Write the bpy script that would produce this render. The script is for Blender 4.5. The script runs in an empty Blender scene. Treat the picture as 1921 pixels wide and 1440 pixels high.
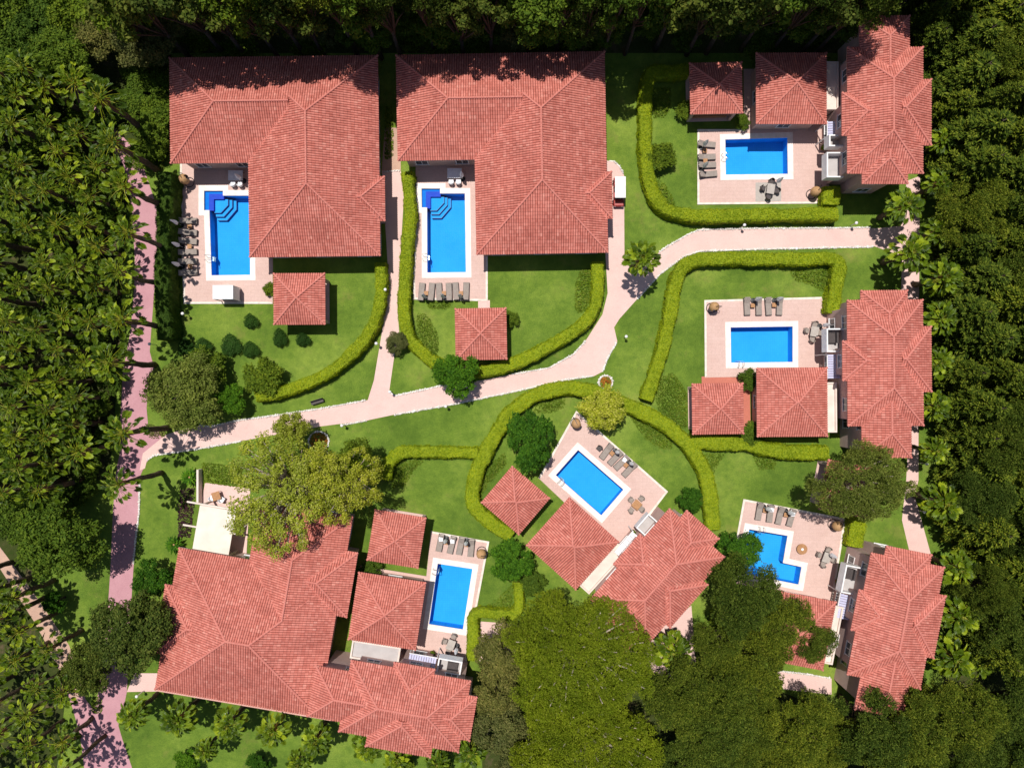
import bpy, bmesh, math, random
import numpy as np
from mathutils import Vector, Matrix, noise
from mathutils.geometry import tessellate_polygon
R = math.radians
scn = bpy.context.scene
COL = scn.collection
# ------------------------------------------------------------------ camera, sky, sun, exposure
HC = 76.0            # flying height of the camera, metres
FPX = 1292.0         # focal length in pixels of the 1921 px wide photograph
def at(px, py, z=0.0):
    k = (HC - z) / FPX
    return Vector(((px - 960.5) * k, (720.0 - py) * k, z))
cam = bpy.data.cameras.new('camera'); camo = bpy.data.objects.new('camera', cam); COL.objects.link(camo)
camo.location = (0, 0, HC); cam.angle = 2 * math.atan(960.5 / FPX); cam.clip_end = 2000; scn.camera = camo
W = bpy.data.worlds.new("World"); scn.world = W; W.use_nodes = True
nt = W.node_tree; bg = nt.nodes['Background']; sky = nt.nodes.new('ShaderNodeTexSky')
sky.sky_type = 'NISHITA'; sky.sun_disc = False; sky.sun_elevation = R(72.4); sky.sun_rotation = R(-29.7)
nt.links.new(sky.outputs[0], bg.inputs[0]); bg.inputs[1].default_value = 0.07
sl = bpy.data.lights.new('sun', 'SUN'); sl.energy = 4.6; sl.angle = R(0.5); sl.color = (1.0, 0.955, 0.89)
so = bpy.data.objects.new('sun', sl); COL.objects.link(so)
so.rotation_euler = Vector((-0.157, 0.275, 1.0)).to_track_quat('Z', 'Y').to_euler()
scn.view_settings.view_transform = 'Standard'; scn.view_settings.look = 'None'
scn.view_settings.exposure = 0.12; scn.view_settings.gamma = 1.0
scn.cycles.max_bounces = 6; scn.cycles.transparent_max_bounces = 8
scn.cycles.use_denoising = True

# ------------------------------------------------------------------ materials
MATS = {}
def base(name, rough=0.8, spec=0.3):
    m = bpy.data.materials.new(name); m.use_nodes = True
    b = m.node_tree.nodes['Principled BSDF']
    b.inputs['Roughness'].default_value = rough; b.inputs['Specular IOR Level'].default_value = spec
    MATS[name] = m
    return m, m.node_tree, b
def N(nt, t, **k):
    n = nt.nodes.new(t)
    for a, v in k.items(): setattr(n, a, v)
    return n
def ramp(nt, fac, stops):
    r = N(nt, 'ShaderNodeValToRGB'); e = r.color_ramp.elements
    while len(e) < len(stops): e.new(0.5)
    for i, (p, c) in enumerate(stops): e[i].position = p; e[i].color = (*c, 1)
    nt.links.new(fac, r.inputs[0]); return r.outputs[0]
def noi(nt, scale, detail=4, rough=0.6, vec=None):
    n = N(nt, 'ShaderNodeTexNoise'); n.inputs['Scale'].default_value = scale
    n.inputs['Detail'].default_value = detail; n.inputs['Roughness'].default_value = rough
    if vec is None:
        g = N(nt, 'ShaderNodeNewGeometry'); vec = g.outputs['Position']
    nt.links.new(vec, n.inputs['Vector']); return n.outputs['Fac']
def mixc(nt, fac, a, b, mode='MIX'):
    n = N(nt, 'ShaderNodeMix', data_type='RGBA', blend_type=mode)
    for s, v in ((n.inputs[0], fac), (n.inputs[6], a), (n.inputs[7], b)):
        if hasattr(v, 'links'): nt.links.new(v, s)
        elif isinstance(v, (int, float)): s.default_value = v
        else: s.default_value = (*v, 1)
    return n.outputs[2]
def bump(nt, b, h, dist=0.02, strength=1.0):
    n = N(nt, 'ShaderNodeBump'); n.inputs['Distance'].default_value = dist; n.inputs['Strength'].default_value = strength
    nt.links.new(h, n.inputs['Height']); nt.links.new(n.outputs[0], b.inputs['Normal'])
def plain(name, c1, c2=None, scale=3.0, rough=0.7, spec=0.3, bmp=0.0, metal=0.0, lo=0.35, hi=0.65):
    m, nt, b = base(name, rough, spec); c2 = c2 or tuple(x * 0.8 for x in c1)
    f = noi(nt, scale); nt.links.new(ramp(nt, f, [(lo, c2), (hi, c1)]), b.inputs['Base Color'])
    b.inputs['Metallic'].default_value = metal
    if bmp: bump(nt, b, noi(nt, scale * 6, 2), bmp)
    return m
def leafmat(name, cols, rough=0.7, spec=0.10, trans=0.30, objvar=0.35):
    """leaf colours vary leaf by leaf and plant by plant"""
    m, nt, b = base(name, rough, spec)
    g = N(nt, 'ShaderNodeNewGeometry'); oi = N(nt, 'ShaderNodeObjectInfo')
    c = ramp(nt, g.outputs['Random Per Island'], [(i / (len(cols) - 1), x) for i, x in enumerate(cols)])
    big = noi(nt, 0.45, 3)
    c2 = ramp(nt, big, [(0.3, (0.72, 0.78, 0.70)), (0.7, (1.25, 1.2, 1.0))])
    c = mixc(nt, 1.0, c, c2, 'MULTIPLY')
    c3 = ramp(nt, oi.outputs['Random'], [(0, (1 - objvar, 1 - objvar * .8, 1 - objvar * .5)), (0.5, (1, 1, 1)), (1, (1 + objvar, 1 + objvar * .6, 1 - objvar * .2))])
    c = mixc(nt, 1.0, c, c3, 'MULTIPLY')
    nt.links.new(c, b.inputs['Base Color'])
    tr = N(nt, 'ShaderNodeBsdfTranslucent'); nt.links.new(c, tr.inputs[0])
    mx = N(nt, 'ShaderNodeMixShader'); mx.inputs[0].default_value = trans
    out = nt.nodes['Material Output']
    nt.links.new(b.outputs[0], mx.inputs[1]); nt.links.new(tr.outputs[0], mx.inputs[2]); nt.links.new(mx.outputs[0], out.inputs[0])
    return m
# lawn
m, nt, b = base('grass', 0.9, 0.15)
f = noi(nt, 0.11, 5, 0.62); c = ramp(nt, f, [(0.34, (0.085, 0.155, 0.020)), (0.5, (0.138, 0.226, 0.030)), (0.66, (0.225, 0.315, 0.052))])
f2 = noi(nt, 1.3, 6, 0.7); c = mixc(nt, 1.0, c, ramp(nt, f2, [(0.35, (0.80, 0.84, 0.8)), (0.65, (1.18, 1.12, 1.05))]), 'MULTIPLY')
f3 = noi(nt, 9, 3, 0.8); c = mixc(nt, 1.0, c, ramp(nt, f3, [(0.35, (0.80, 0.82, 0.8)), (0.65, (1.2, 1.16, 1.1))]), 'MULTIPLY')
f4 = noi(nt, 0.23, 6, 0.75); c = mixc(nt, ramp(nt, f4, [(0.56, (0, 0, 0)), (0.74, (.55, .55, .55))]), c, (0.26, 0.22, 0.07))
nt.links.new(c, b.inputs['Base Color']); bump(nt, b, noi(nt, 14, 4, 0.8), 0.12)
# woodland floor
m, nt, b = base('soil', 0.95, 0.1)
f = noi(nt, 0.5, 6, 0.75); c = ramp(nt, f, [(0.36, (0.030, 0.050, 0.008)), (0.55, (0.050, 0.060, 0.016)), (0.72, (0.14, 0.09, 0.06))])
nt.links.new(c, b.inputs['Base Color']); bump(nt, b, noi(nt, 5, 4), 0.15)
def paving(name, c1, c2, c3):
    m, nt, b = base(name, 0.85, 0.2)
    c = ramp(nt, noi(nt, 0.35, 6, 0.7), [(0.3, c2), (0.7, c1)])
    c = mixc(nt, ramp(nt, noi(nt, 2.2, 6, 0.8), [(0.55, (0, 0, 0)), (0.8, (.8, .8, .8))]), c, c3)
    c = mixc(nt, 1.0, c, ramp(nt, noi(nt, 12, 2), [(0.3, (.90, .90, .90)), (0.7, (1.08, 1.08, 1.08))]), 'MULTIPLY')
    nt.links.new(c, b.inputs['Base Color']); bump(nt, b, noi(nt, 20, 3), 0.01)
    return m, nt, b, c
paving('path_pink', (0.69, 0.49, 0.44), (0.62, 0.42, 0.38), (0.50, 0.32, 0.29))
paving('path_mauve', (0.50, 0.27, 0.30), (0.42, 0.21, 0.24), (0.33, 0.16, 0.18))
paving('path_sand', (0.52, 0.34, 0.25), (0.42, 0.27, 0.21), (0.30, 0.2, 0.15))
paving('terracotta_floor', (0.50, 0.17, 0.12), (0.44, 0.14, 0.10), (0.36, 0.11, 0.09))
m, nt, b, c = paving('patio_stone', (0.61, 0.44, 0.39), (0.55, 0.38, 0.335), (0.44, 0.29, 0.25))
br = N(nt, 'ShaderNodeTexBrick'); br.inputs['Scale'].default_value = 1.0; br.inputs['Brick Width'].default_value = .8; br.inputs['Row Height'].default_value = .4
br.inputs['Mortar Size'].default_value = .012; br.inputs['Color1'].default_value = (1, 1, 1, 1); br.inputs['Color2'].default_value = (.97, .96, .95, 1); br.inputs['Mortar'].default_value = (.88, .85, .83, 1)
g = N(nt, 'ShaderNodeNewGeometry'); nt.links.new(g.outputs['Position'], br.inputs['Vector'])
nt.links.new(mixc(nt, 1.0, c, br.outputs[0], 'MULTIPLY'), b.inputs['Base Color'])
plain('coping', (0.80, 0.74, 0.69), (0.68, 0.61, 0.56), 1.6, 0.6)
plain('patio_edge', (0.76, 0.68, 0.60), (0.60, 0.52, 0.44), 2, 0.7)
plain('white_stone', (0.80, 0.76, 0.72), (0.50, 0.46, 0.42), 2.5, 0.8)
# roof tiles
def roofmat(name, ca, cb, cc):
    m, nt, b = base(name, 0.75, 0.25)
    uv = N(nt, 'ShaderNodeUVMap'); uv.uv_map = 'tile'
    sep = N(nt, 'ShaderNodeSeparateXYZ'); nt.links.new(uv.outputs[0], sep.inputs[0])
    fl = N(nt, 'ShaderNodeVectorMath', operation='FLOOR'); nt.links.new(uv.outputs[0], fl.inputs[0])
    wn = N(nt, 'ShaderNodeTexWhiteNoise'); nt.links.new(fl.outputs[0], wn.inputs['Vector'])
    c = ramp(nt, wn.outputs['Value'], [(0, ca), (0.45, cb), (1, cc)])
    c = mixc(nt, 1.0, c, ramp(nt, noi(nt, 0.35, 6, .75), [(0.30, (.80, .77, .77)), (0.5, (1, 1, 1)), (0.7, (1.13, 1.16, 1.16))]), 'MULTIPLY')
    c = mixc(nt, 1.0, c, ramp(nt, noi(nt, 3.5, 4, .7), [(0.3, (.86, .83, .83)), (0.7, (1.12, 1.1, 1.08))]), 'MULTIPLY')
    c = mixc(nt, ramp(nt, wn.outputs['Value'], [(0.97, (0, 0, 0)), (0.975, (.2, .2, .2))]), c, (0.75, 0.42, 0.33))
    c = mixc(nt, ramp(nt, noi(nt, 1.1, 7, .8), [(0.58, (0, 0, 0)), (0.72, (.45, .45, .45))]), c, (0.30, 0.12, 0.09))
    fr = N(nt, 'ShaderNodeMath', operation='FRACT'); nt.links.new(sep.outputs[1], fr.inputs[0])
    c = mixc(nt, 1.0, c, ramp(nt, fr.outputs[0], [(0.0, (.74, .70, .70)), (0.12, (1, 1, 1)), (1, (1, 1, 1))]), 'MULTIPLY')  # lap line of each tile course, its shade put into the colour
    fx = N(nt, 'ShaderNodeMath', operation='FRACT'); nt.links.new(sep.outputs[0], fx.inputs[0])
    c = mixc(nt, 1.0, c, ramp(nt, fx.outputs[0], [(0.0, (.46, .38, .38)), (0.2, (1, 1, 1)), (0.8, (1, 1, 1)), (1, (.46, .38, .38))]), 'MULTIPLY')  # shade in the grooves between ribs, painted into the tile colour
    nt.links.new(c, b.inputs['Base Color'])
    inv = N(nt, 'ShaderNodeMath', operation='SUBTRACT'); inv.inputs[0].default_value = 1; nt.links.new(fr.outputs[0], inv.inputs[1])
    bump(nt, b, inv.outputs[0], 0.018)
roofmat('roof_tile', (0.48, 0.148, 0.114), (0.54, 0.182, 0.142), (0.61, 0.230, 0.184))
plain('ridge_tile', (0.58, 0.215, 0.17), (0.48, 0.15, 0.12), 5, 0.8, bmp=0.01)
plain('fascia', (0.62, 0.36, 0.30), (0.55, 0.30, 0.25), 2, 0.7)
plain('wall_plaster', (0.52, 0.38, 0.34), (0.45, 0.32, 0.29), 0.8, 0.9)
plain('terrace_plaster', (0.72, 0.62, 0.55), (0.62, 0.52, 0.46), 0.8, 0.9)
plain('white_paint', (0.78, 0.77, 0.77), (0.68, 0.66, 0.66), 2, 0.5)
plain('grey_screed', (0.46, 0.43, 0.42), (0.40, 0.37, 0.36), 1.2, 0.8)
plain('lilac_fabric', (0.50, 0.50, 0.66), (0.42, 0.42, 0.58), 2, 0.8)
plain('white_fabric', (0.82, 0.82, 0.84), (0.70, 0.70, 0.74), 4, 0.9)
plain('cream_fabric', (0.74, 0.66, 0.58), (0.66, 0.58, 0.50), 0.7, 0.9)
plain('taupe_fabric', (0.30, 0.255, 0.225), (0.25, 0.21, 0.185), 4, 0.9)
plain('dark_rattan', (0.075, 0.062, 0.06), (0.05, 0.04, 0.04), 8, 0.6)
plain('table_top_grey', (0.42, 0.38, 0.34), (0.36, 0.32, 0.29), 3, 0.4)
plain('wicker', (0.50, 0.30, 0.14), (0.36, 0.20, 0.09), 14, 0.7, bmp=0.02)
plain('teak', (0.42, 0.22, 0.10), (0.32, 0.16, 0.07), 6, 0.6)
plain('metal', (0.55, 0.55, 0.57), (0.45, 0.45, 0.47), 5, 0.3, 0.5, metal=0.8)
plain('dark_metal', (0.03, 0.03, 0.035), (0.02, 0.02, 0.02), 5, 0.4)
plain('black_rubber', (0.02, 0.02, 0.02), None, 5, 0.8)
plain('cart_red', (0.35, 0.03, 0.02), (0.28, 0.02, 0.02), 5, 0.35, 0.5)
plain('hedge_core', (0.22, 0.27, 0.008), (0.15, 0.20, 0.006), 3, 0.9)
plain('bark', (0.10, 0.075, 0.055), (0.05, 0.035, 0.025), 4, 0.95, bmp=0.03)
plain('pale_bark', (0.46, 0.40, 0.32), (0.28, 0.22, 0.17), 3, 0.9, bmp=0.02)
plain('palm_bark', (0.16, 0.11, 0.07), (0.07, 0.05, 0.03), 6, 0.95, bmp=0.05)
m, nt, b = base('pool_tile', 0.9, 0.0)
br = N(nt, 'ShaderNodeTexBrick'); br.offset = 0; br.inputs['Scale'].default_value = 1; br.inputs['Brick Width'].default_value = .25; br.inputs['Row Height'].default_value = .25; br.inputs['Mortar Size'].default_value = .012
br.inputs['Color1'].default_value = (.034, .355, .78, 1); br.inputs['Color2'].default_value = (.040, .37, .80, 1); br.inputs['Mortar'].default_value = (.036, .31, .70, 1)
g = N(nt, 'ShaderNodeNewGeometry'); nt.links.new(g.outputs['Position'], br.inputs['Vector'])
c = mixc(nt, 1.0, br.outputs[0], ramp(nt, noi(nt, 0.4, 2), [(0.3, (.92, .95, .97)), (.7, (1.1, 1.05, 1.03))]), 'MULTIPLY')
nt.links.new(c, b.inputs['Base Color'])
plain('deep_blue_tile', (0.016, 0.20, 0.66), (0.014, 0.18, 0.60), 3, 0.9, 0.0)
plain('purple_tile', (0.05, 0.09, 0.55), (0.045, 0.08, 0.50), 3, 0.9, 0.0)
plain('navy_tile', (0.010, 0.045, 0.25), None, 3, 0.4)
m = bpy.data.materials.new('pool_water'); m.use_nodes = True; MATS['pool_water'] = m; nt = m.node_tree; nt.nodes.clear()
out = N(nt, 'ShaderNodeOutputMaterial'); tr = N(nt, 'ShaderNodeBsdfTransparent'); tr.inputs[0].default_value = (.78, .93, .98, 1)
gl = N(nt, 'ShaderNodeBsdfGlossy'); gl.inputs['Roughness'].default_value = 0.0; fz = N(nt, 'ShaderNodeFresnel'); fz.inputs[0].default_value = 1.2
mx = N(nt, 'ShaderNodeMixShader'); bp = N(nt, 'ShaderNodeBump'); bp.inputs['Distance'].default_value = 0.03
nt.links.new(fz.outputs[0], mx.inputs[0]); nt.links.new(tr.outputs[0], mx.inputs[1]); nt.links.new(gl.outputs[0], mx.inputs[2]); nt.links.new(mx.outputs[0], out.inputs[0])
m, nt, b = base('window_glass', 0.08, 0.6); nt.links.new(ramp(nt, noi(nt, 1), [(.3, (.05, .06, .07)), (.7, (.09, .10, .11))]), b.inputs['Base Color'])
leafmat('leaf_mid', [(0.050, 0.095, 0.010), (0.090, 0.150, 0.014), (0.145, 0.205, 0.022)])
leafmat('leaf_dark', [(0.026, 0.085, 0.008), (0.055, 0.150, 0.010), (0.110, 0.235, 0.016)])
leafmat('leaf_light', [(0.230, 0.280, 0.018), (0.340, 0.380, 0.030), (0.50, 0.50, 0.12)], objvar=.15)
leafmat('leaf_olive', [(0.095, 0.130, 0.020), (0.155, 0.195, 0.032), (0.25, 0.28, 0.07)], objvar=.1)
leafmat('leaf_grey', [(0.070, 0.085, 0.022), (0.120, 0.130, 0.036), (0.20, 0.19, 0.07)], objvar=.2)
leafmat('leaf_darkolive', [(0.036, 0.062, 0.010), (0.075, 0.108, 0.016), (0.145, 0.170, 0.035)], objvar=.2)
leafmat('pine_needle', [(0.028, 0.055, 0.008), (0.085, 0.130, 0.014), (0.190, 0.230, 0.035)], objvar=.45)
leafmat('conifer_leaf', [(0.022, 0.045, 0.006), (0.075, 0.115, 0.010), (0.21, 0.25, 0.03)], objvar=.3)
leafmat('pine_yellow', [(0.110, 0.165, 0.006), (0.175, 0.235, 0.010), (0.26, 0.30, 0.03)], objvar=.1)
leafmat('palm_leaf', [(0.026, 0.055, 0.004), (0.068, 0.118, 0.006), (0.130, 0.200, 0.008), (0.300, 0.380, 0.020)], rough=.45, spec=.3, trans=.3, objvar=.25)
leafmat('hedge_leaf', [(0.130, 0.205, 0.006), (0.225, 0.300, 0.008), (0.37, 0.41, 0.016)], objvar=.06)
leafmat('hedge_dark', [(0.025, 0.060, 0.008), (0.045, 0.090, 0.010), (0.08, 0.13, 0.014)], objvar=.1)
leafmat('bed_leaf', [(0.070, 0.130, 0.008), (0.115, 0.185, 0.012), (0.19, 0.23, 0.04)], objvar=.1)
leafmat('bed_purple', [(0.030, 0.010, 0.022), (0.05, 0.02, 0.035), (0.09, 0.04, 0.06)], objvar=.1)
leafmat('bed_orange', [(0.40, 0.10, 0.02), (0.50, 0.20, 0.04), (0.10, 0.15, 0.02)], objvar=.1)
leafmat('shrub_leaf', [(0.018, 0.060, 0.008), (0.034, 0.090, 0.012), (0.060, 0.115, 0.03)], objvar=.1)

# ------------------------------------------------------------------ mesh helpers
class MB:
    def __init__(s): s.v = []; s.f = []
    def add(s, vs, fs):
        n = len(s.v); s.v += [tuple(v) for v in vs]; s.f += [tuple(i + n for i in f) for f in fs]; return s
    def box(s, x0, y0, z0, x1, y1, z1, M=None):
        c = [(x, y, z) for z in (z0, z1) for y in (y0, y1) for x in (x0, x1)]
        if M is not None: c = [M @ Vector(p) for p in c]
        return s.add(c, [(0, 2, 3, 1), (4, 5, 7, 6), (0, 1, 5, 4), (2, 6, 7, 3), (0, 4, 6, 2), (1, 3, 7, 5)])
    def bbox(s, x0, y0, z0, x1, y1, z1, b=0.03, M=None):
        """box with chamfered top and bottom edges"""
        L = []
        for z, i in ((z0, b), (z0 + b, 0), (z1 - b, 0), (z1, b)):
            L.append([(x0 + i, y0 + i, z), (x1 - i, y0 + i, z), (x1 - i, y1 - i, z), (x0 + i, y1 - i, z)])
        v = [p for l in L for p in l]
        if M is not None: v = [M @ Vector(p) for p in v]
        f = [(3, 2, 1, 0), (12, 13, 14, 15)]
        for k in range(3):
            for i in range(4): f.append((k * 4 + i, k * 4 + (i + 1) % 4, k * 4 + 4 + (i + 1) % 4, k * 4 + 4 + i))
        return s.add(v, f)
    def tube(s, pts, rad, n=6, cap=True):
        pts = [Vector(p) for p in pts]; rad = rad if hasattr(rad, '__len__') else [rad] * len(pts)
        vs = []; fs = []
        for i, p in enumerate(pts):
            d = (pts[min(i + 1, len(pts) - 1)] - pts[max(i - 1, 0)]).normalized()
            a = d.cross(Vector((0, 0, 1)) if abs(d.z) < .9 else Vector((1, 0, 0))).normalized(); bb = d.cross(a)
            for k in range(n):
                t = 2 * math.pi * k / n; vs.append(p + (a * math.cos(t) + bb * math.sin(t)) * rad[i])
        for i in range(len(pts) - 1):
            for k in range(n): fs.append((i * n + k, i * n + (k + 1) % n, i * n + n + (k + 1) % n, i * n + n + k))
        if cap: fs += [tuple(range(n))[::-1], tuple(range((len(pts) - 1) * n, len(pts) * n))]
        return s.add(vs, fs)
    def lathe(s, prof, n=16, M=None):
        vs = []; fs = []
        for r, z in prof:
            for k in range(n):
                t = 2 * math.pi * k / n; vs.append(Vector((r * math.cos(t), r * math.sin(t), z)))
        for i in range(len(prof) - 1):
            for k in range(n): fs.append((i * n + k, i * n + (k + 1) % n, i * n + n + (k + 1) % n, i * n + n + k))
        if M is not None: vs = [M @ v for v in vs]
        return s.add(vs, fs)
    def build(s, name, mat, parent=None, smooth=False):
        me = bpy.data.meshes.new(name); me.from_pydata(s.v, [], s.f); me.update()
        return link(name, me, mat, parent, smooth)
def link(name, me, mat, parent=None, smooth=False):
    if mat: me.materials.append(MATS[mat])
    if smooth: me.polygons.foreach_set('use_smooth', [True] * len(me.polygons))
    o = bpy.data.objects.new(name, me); COL.objects.link(o)
    if parent: o.parent = parent
    return o
def tag(o, label=None, cat=None, group=None, kind=None):
    if label: o['label'] = label
    if cat: o['category'] = cat
    if group: o['group'] = group
    if kind: o['kind'] = kind
    return o
def empty(name, loc, rz=0.0):
    o = bpy.data.objects.new(name, None); COL.objects.link(o); o.location = loc; o.rotation_euler = (0, 0, rz); o.empty_display_size = .3
    return o
def dup(o, parent=None):
    kids = [k for k in bpy.data.objects if k.parent == o] if o.name not in KIDS else KIDS[o.name]
    KIDS[o.name] = kids
    c = o.copy(); COL.objects.link(c)
    if parent: c.parent = parent
    for k in kids: dup(k, c)
    return c
KIDS = {}
class Kind:
    """first call moves the model itself, later calls copy it"""
    def __init__(s, maker): s.o = maker(); s.used = False
    def put(s, loc, rz=0, label=None, cat=None, group=None, scale=None):
        o = dup(s.o) if s.used else s.o
        s.used = True
        o.location = loc; o.rotation_euler = (0, 0, rz)
        if scale: o.scale = scale if hasattr(scale, '__len__') else (scale,) * 3
        return tag(o, label, cat, group)
def quads(name, V, mat, parent=None):
    n = V.shape[0]; me = bpy.data.meshes.new(name)
    me.vertices.add(4 * n); me.vertices.foreach_set('co', V.reshape(-1).astype(np.float32))
    me.loops.add(4 * n); me.loops.foreach_set('vertex_index', np.arange(4 * n, dtype=np.int32))
    me.polygons.add(n); me.polygons.foreach_set('loop_start', np.arange(0, 4 * n, 4, dtype=np.int32))
    me.update(calc_edges=True); me.validate()
    return link(name, me, mat, parent)
def norm(a): return a / (np.linalg.norm(a, axis=-1, keepdims=True) + 1e-9)
def leaf_quads(P, Nn, size, rng, aspect=0.6):
    """leaf-sized faces at P facing Nn"""
    n = len(P); t = norm(np.cross(Nn, rng.normal(size=(n, 3)))); b = np.cross(Nn, t)
    s = (size * rng.uniform(.6, 1.3, n))[:, None]; a = s * aspect
    return np.stack([P - t * s, P - b * a * .9 - t * s * .1, P + t * s, P + b * a * .9 - t * s * .1], 1)
def poly_sheet(name, outer, holes, z, mat, thick=0.0, kind=None):
    loops = [[Vector((p[0], p[1], 0)) for p in outer]] + [[Vector((p[0], p[1], 0)) for p in h] for h in holes]
    tris = tessellate_polygon(loops); vs = [(p.x, p.y, z) for l in loops for p in l]; fs = []
    for t in tris:
        a, b_, c = [Vector(vs[i]) for i in t]
        fs.append(tuple(t) if (b_ - a).cross(c - a).z > 0 else tuple(t)[::-1])
    if thick:
        n = len(vs); vs += [(x, y, zz - thick) for x, y, zz in vs]; o = 0
        for l in loops:
            for i in range(len(l)): j = (i + 1) % len(l); fs.append((o + i, o + i + n, o + j + n, o + j))
            o += len(l)
    me = bpy.data.meshes.new(name); me.from_pydata(vs, [], fs); me.update()
    o = link(name, me, mat)
    if kind: o['kind'] = kind
    return o
def gp(pts, z=0.0): return [at(x, y, z).xy for x, y in pts]
def offset(poly, d):
    n = len(poly); A = sum(poly[i][0] * poly[(i + 1) % n][1] - poly[(i + 1) % n][0] * poly[i][1] for i in range(n)); s = 1 if A > 0 else -1
    r = []
    for i in range(n):
        p0, p1, p2 = [Vector(poly[(i + k) % n]) for k in (-1, 0, 1)]
        a = (p1 - p0).normalized(); b_ = (p2 - p1).normalized(); na = Vector((a.y, -a.x)) * s; nb = Vector((b_.y, -b_.x)) * s
        k = 1 + na.dot(nb); r.append(p1 + (na + nb) * (d / max(k, .3)))
    return r
def resample(pts, step):
    pts = [Vector(p) for p in pts]; out = [pts[0]]; acc = 0
    for a, b_ in zip(pts, pts[1:]):
        L = (b_ - a).length; t = step - acc
        while t <= L: out.append(a.lerp(b_, t / L)); t += step
        acc = L - (t - step)
    return out
def smooth_line(pts, n=6):
    P = [Vector(p) for p in pts]; P = [P[0] * 2 - P[1]] + P + [P[-1] * 2 - P[-2]]; out = []
    for i in range(1, len(P) - 2):
        for k in range(n):
            t = k / n; a, b_, c, d = P[i - 1:i + 3]
            out.append(.5 * ((2 * b_) + (c - a) * t + (2 * a - 5 * b_ + 4 * c - d) * t * t + (3 * b_ - a - 3 * c + d) * t ** 3))
    return out + [P[-2]]

# ------------------------------------------------------------------ ground, lawn, paths, patios
POOLS = {
 'A': [(383,358),(419,358),(419,367),(469,367),(470,516),(397,517),(393,395),(383,395)],
 'B': [(790.6,353.8),(826,353.8),(826,363),(872.5,363),(874.5,511),(801.4,511.8),(801,390),(791,390)],
 'C': [(1360,262),(1477,258.5),(1478,327),(1361,328.5)],
 'D': [(1370,613.8),(1487,612),(1487,679.2),(1371,680.6)],
 'E': [(1405,991.6),(1477.5,1003.9),(1468.8,1054.7),(1503.7,1062.5),(1497.8,1096),(1389,1074.5)],
 'F': [(1084.4,843),(1170,917.8),(1128,966.7),(1042,890.8)],
 'G': [(821,1056),(886.8,1066),(868.8,1180),(804.5,1170)]}
PATIOS = {
 'A': [(338,300),(512,300),(512,570),(345,570),(340,440)],
 'B': [(780,292),(905,292),(915,480),(915,565),(776,562),(775,520),(780,420)],
 'C': [(1308,243),(1395,243),(1395,130),(1420,130),(1420,222),(1550,222),(1556,382),(1308,384)],
 'D': [(1321,563),(1541,557),(1552,600),(1556,700),(1420,706),(1322,708)],
 'E': [(1394.4,935.4),(1586.8,972),(1562,1125),(1546,1200),(1470,1180),(1480,1116),(1366,1090)],
 'F': [(1081,770),(1253,921.4),(1163,1040),(1120,1000),(1010,896)],
 'G': [(808.7,995.5),(918,1015),(872,1258),(660,1218),(675,1060),(800,1080)]}
WP = {k: gp(v) for k, v in POOLS.items()}
holes = list(WP.values())
poly_sheet('ground', [(-400, -400), (400, -400), (400, 400), (-400, 400)], holes, 0.0, 'soil', kind='structure')
poly_sheet('lawn', gp([(300,100),(1800,100),(1800,380),(1785,560),(1770,900),(1800,1100),(1760,1340),(1560,1335),(1450,1290),(1320,1200),(1230,1215),(900,1262),(905,1450),(900,1500),(100,1500),(130,1250),(60,1130),(120,900),(205,900),(222,700),(238,380),(270,330),(290,200)]), holes, 0.004, 'grass', kind='structure')
MAIN = [(311,815),(344,805),(377,797),(394,800),(442,789),(530,777),(614,764),(690,750),(701.5,713),(718,614),(721.5,579),(728.6,519),(724,440),(716,320),(752,321),(757.5,371),(753,447),(750,519),(745.5,579),(749,625),(741.6,654),(730,735),(741,742),(830,723),(904.5,713),(960,702),(1030,690),(1075,665),(1098,640),(1130,590),(1140,550),(1136,480),(1130,300),(1150,303),(1162,312),(1171,330),(1171,395),(1171.5,490),(1190,512),(1210,500),(1236,474),(1252,462),(1290,440),(1312,432),(1400,430),(1650,428),(1690,424),(1699,400),(1700,340),(1726,330),(1724,560),(1690,572),(1692,480),(1640,462),(1400,468),(1312,471),(1280,483),(1238,514),(1196,560),(1162,598),(1152,614),(1158,640),(1140,670),(1130,697),(1115,705),(1060,712),(960,735),(850,758),(741.6,777),(690,788),(600,799.6),(453,827),(377,840.5),(289,854),(276,862),(272,878),(262,882),(268,850)]
poly_sheet('path', gp(MAIN), [], 0.012, 'path_pink', kind='structure')
poly_sheet('path', gp([(90,100),(125,118),(160,170),(215,240),(262,290),(278,340),(293,384),(296,457),(292,512),(286,590),(281,659),(289,690),(278,723),(275,765),(278,800),(300,812),(318,822),(290,850),(274,868),(264,890),(262,930),(260,960),(250,1070),(247,1120),(243,1210),(238,1297),(230,1337),(222,1360),(230,1387),(248,1440),(256,1500),(162,1500),(158,1440),(150,1377),(137,1330),(110,1253),(60,1150),(0,1060),(-60,1000),(-50,960),(13,1043),(67,1117),(130,1210),(143,1250),(160,1310),(176,1330),(184,1300),(192,1240),(200,1177),(207,1070),(212,960),(218,880),(225,850),(226,790),(228,740),(230,701),(245,620),(252,540),(253,487),(247,387),(232,310),(190,250),(130,175),(70,120)]), [], 0.008, 'path_mauve', kind='structure')
poly_sheet('path', gp([(-60,950),(13,1043),(67,1117),(130,1210),(143,1250),(156,1300),(137,1318),(112,1253),(62,1162),(0,1066),(-66,990)]), [], 0.012, 'path_sand', kind='structure')
poly_sheet('path', gp([(1706,790),(1723,790),(1723,900),(1716,930),(1747,1042),(1706,1034),(1692,975),(1700,900)]), [], 0.008, 'path_pink', kind='structure')
poly_sheet('path', gp([(902,1165),(972,1170),(985,1210),(940,1260),(893,1235)]), [], 0.008, 'path_pink', kind='structure')
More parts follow.
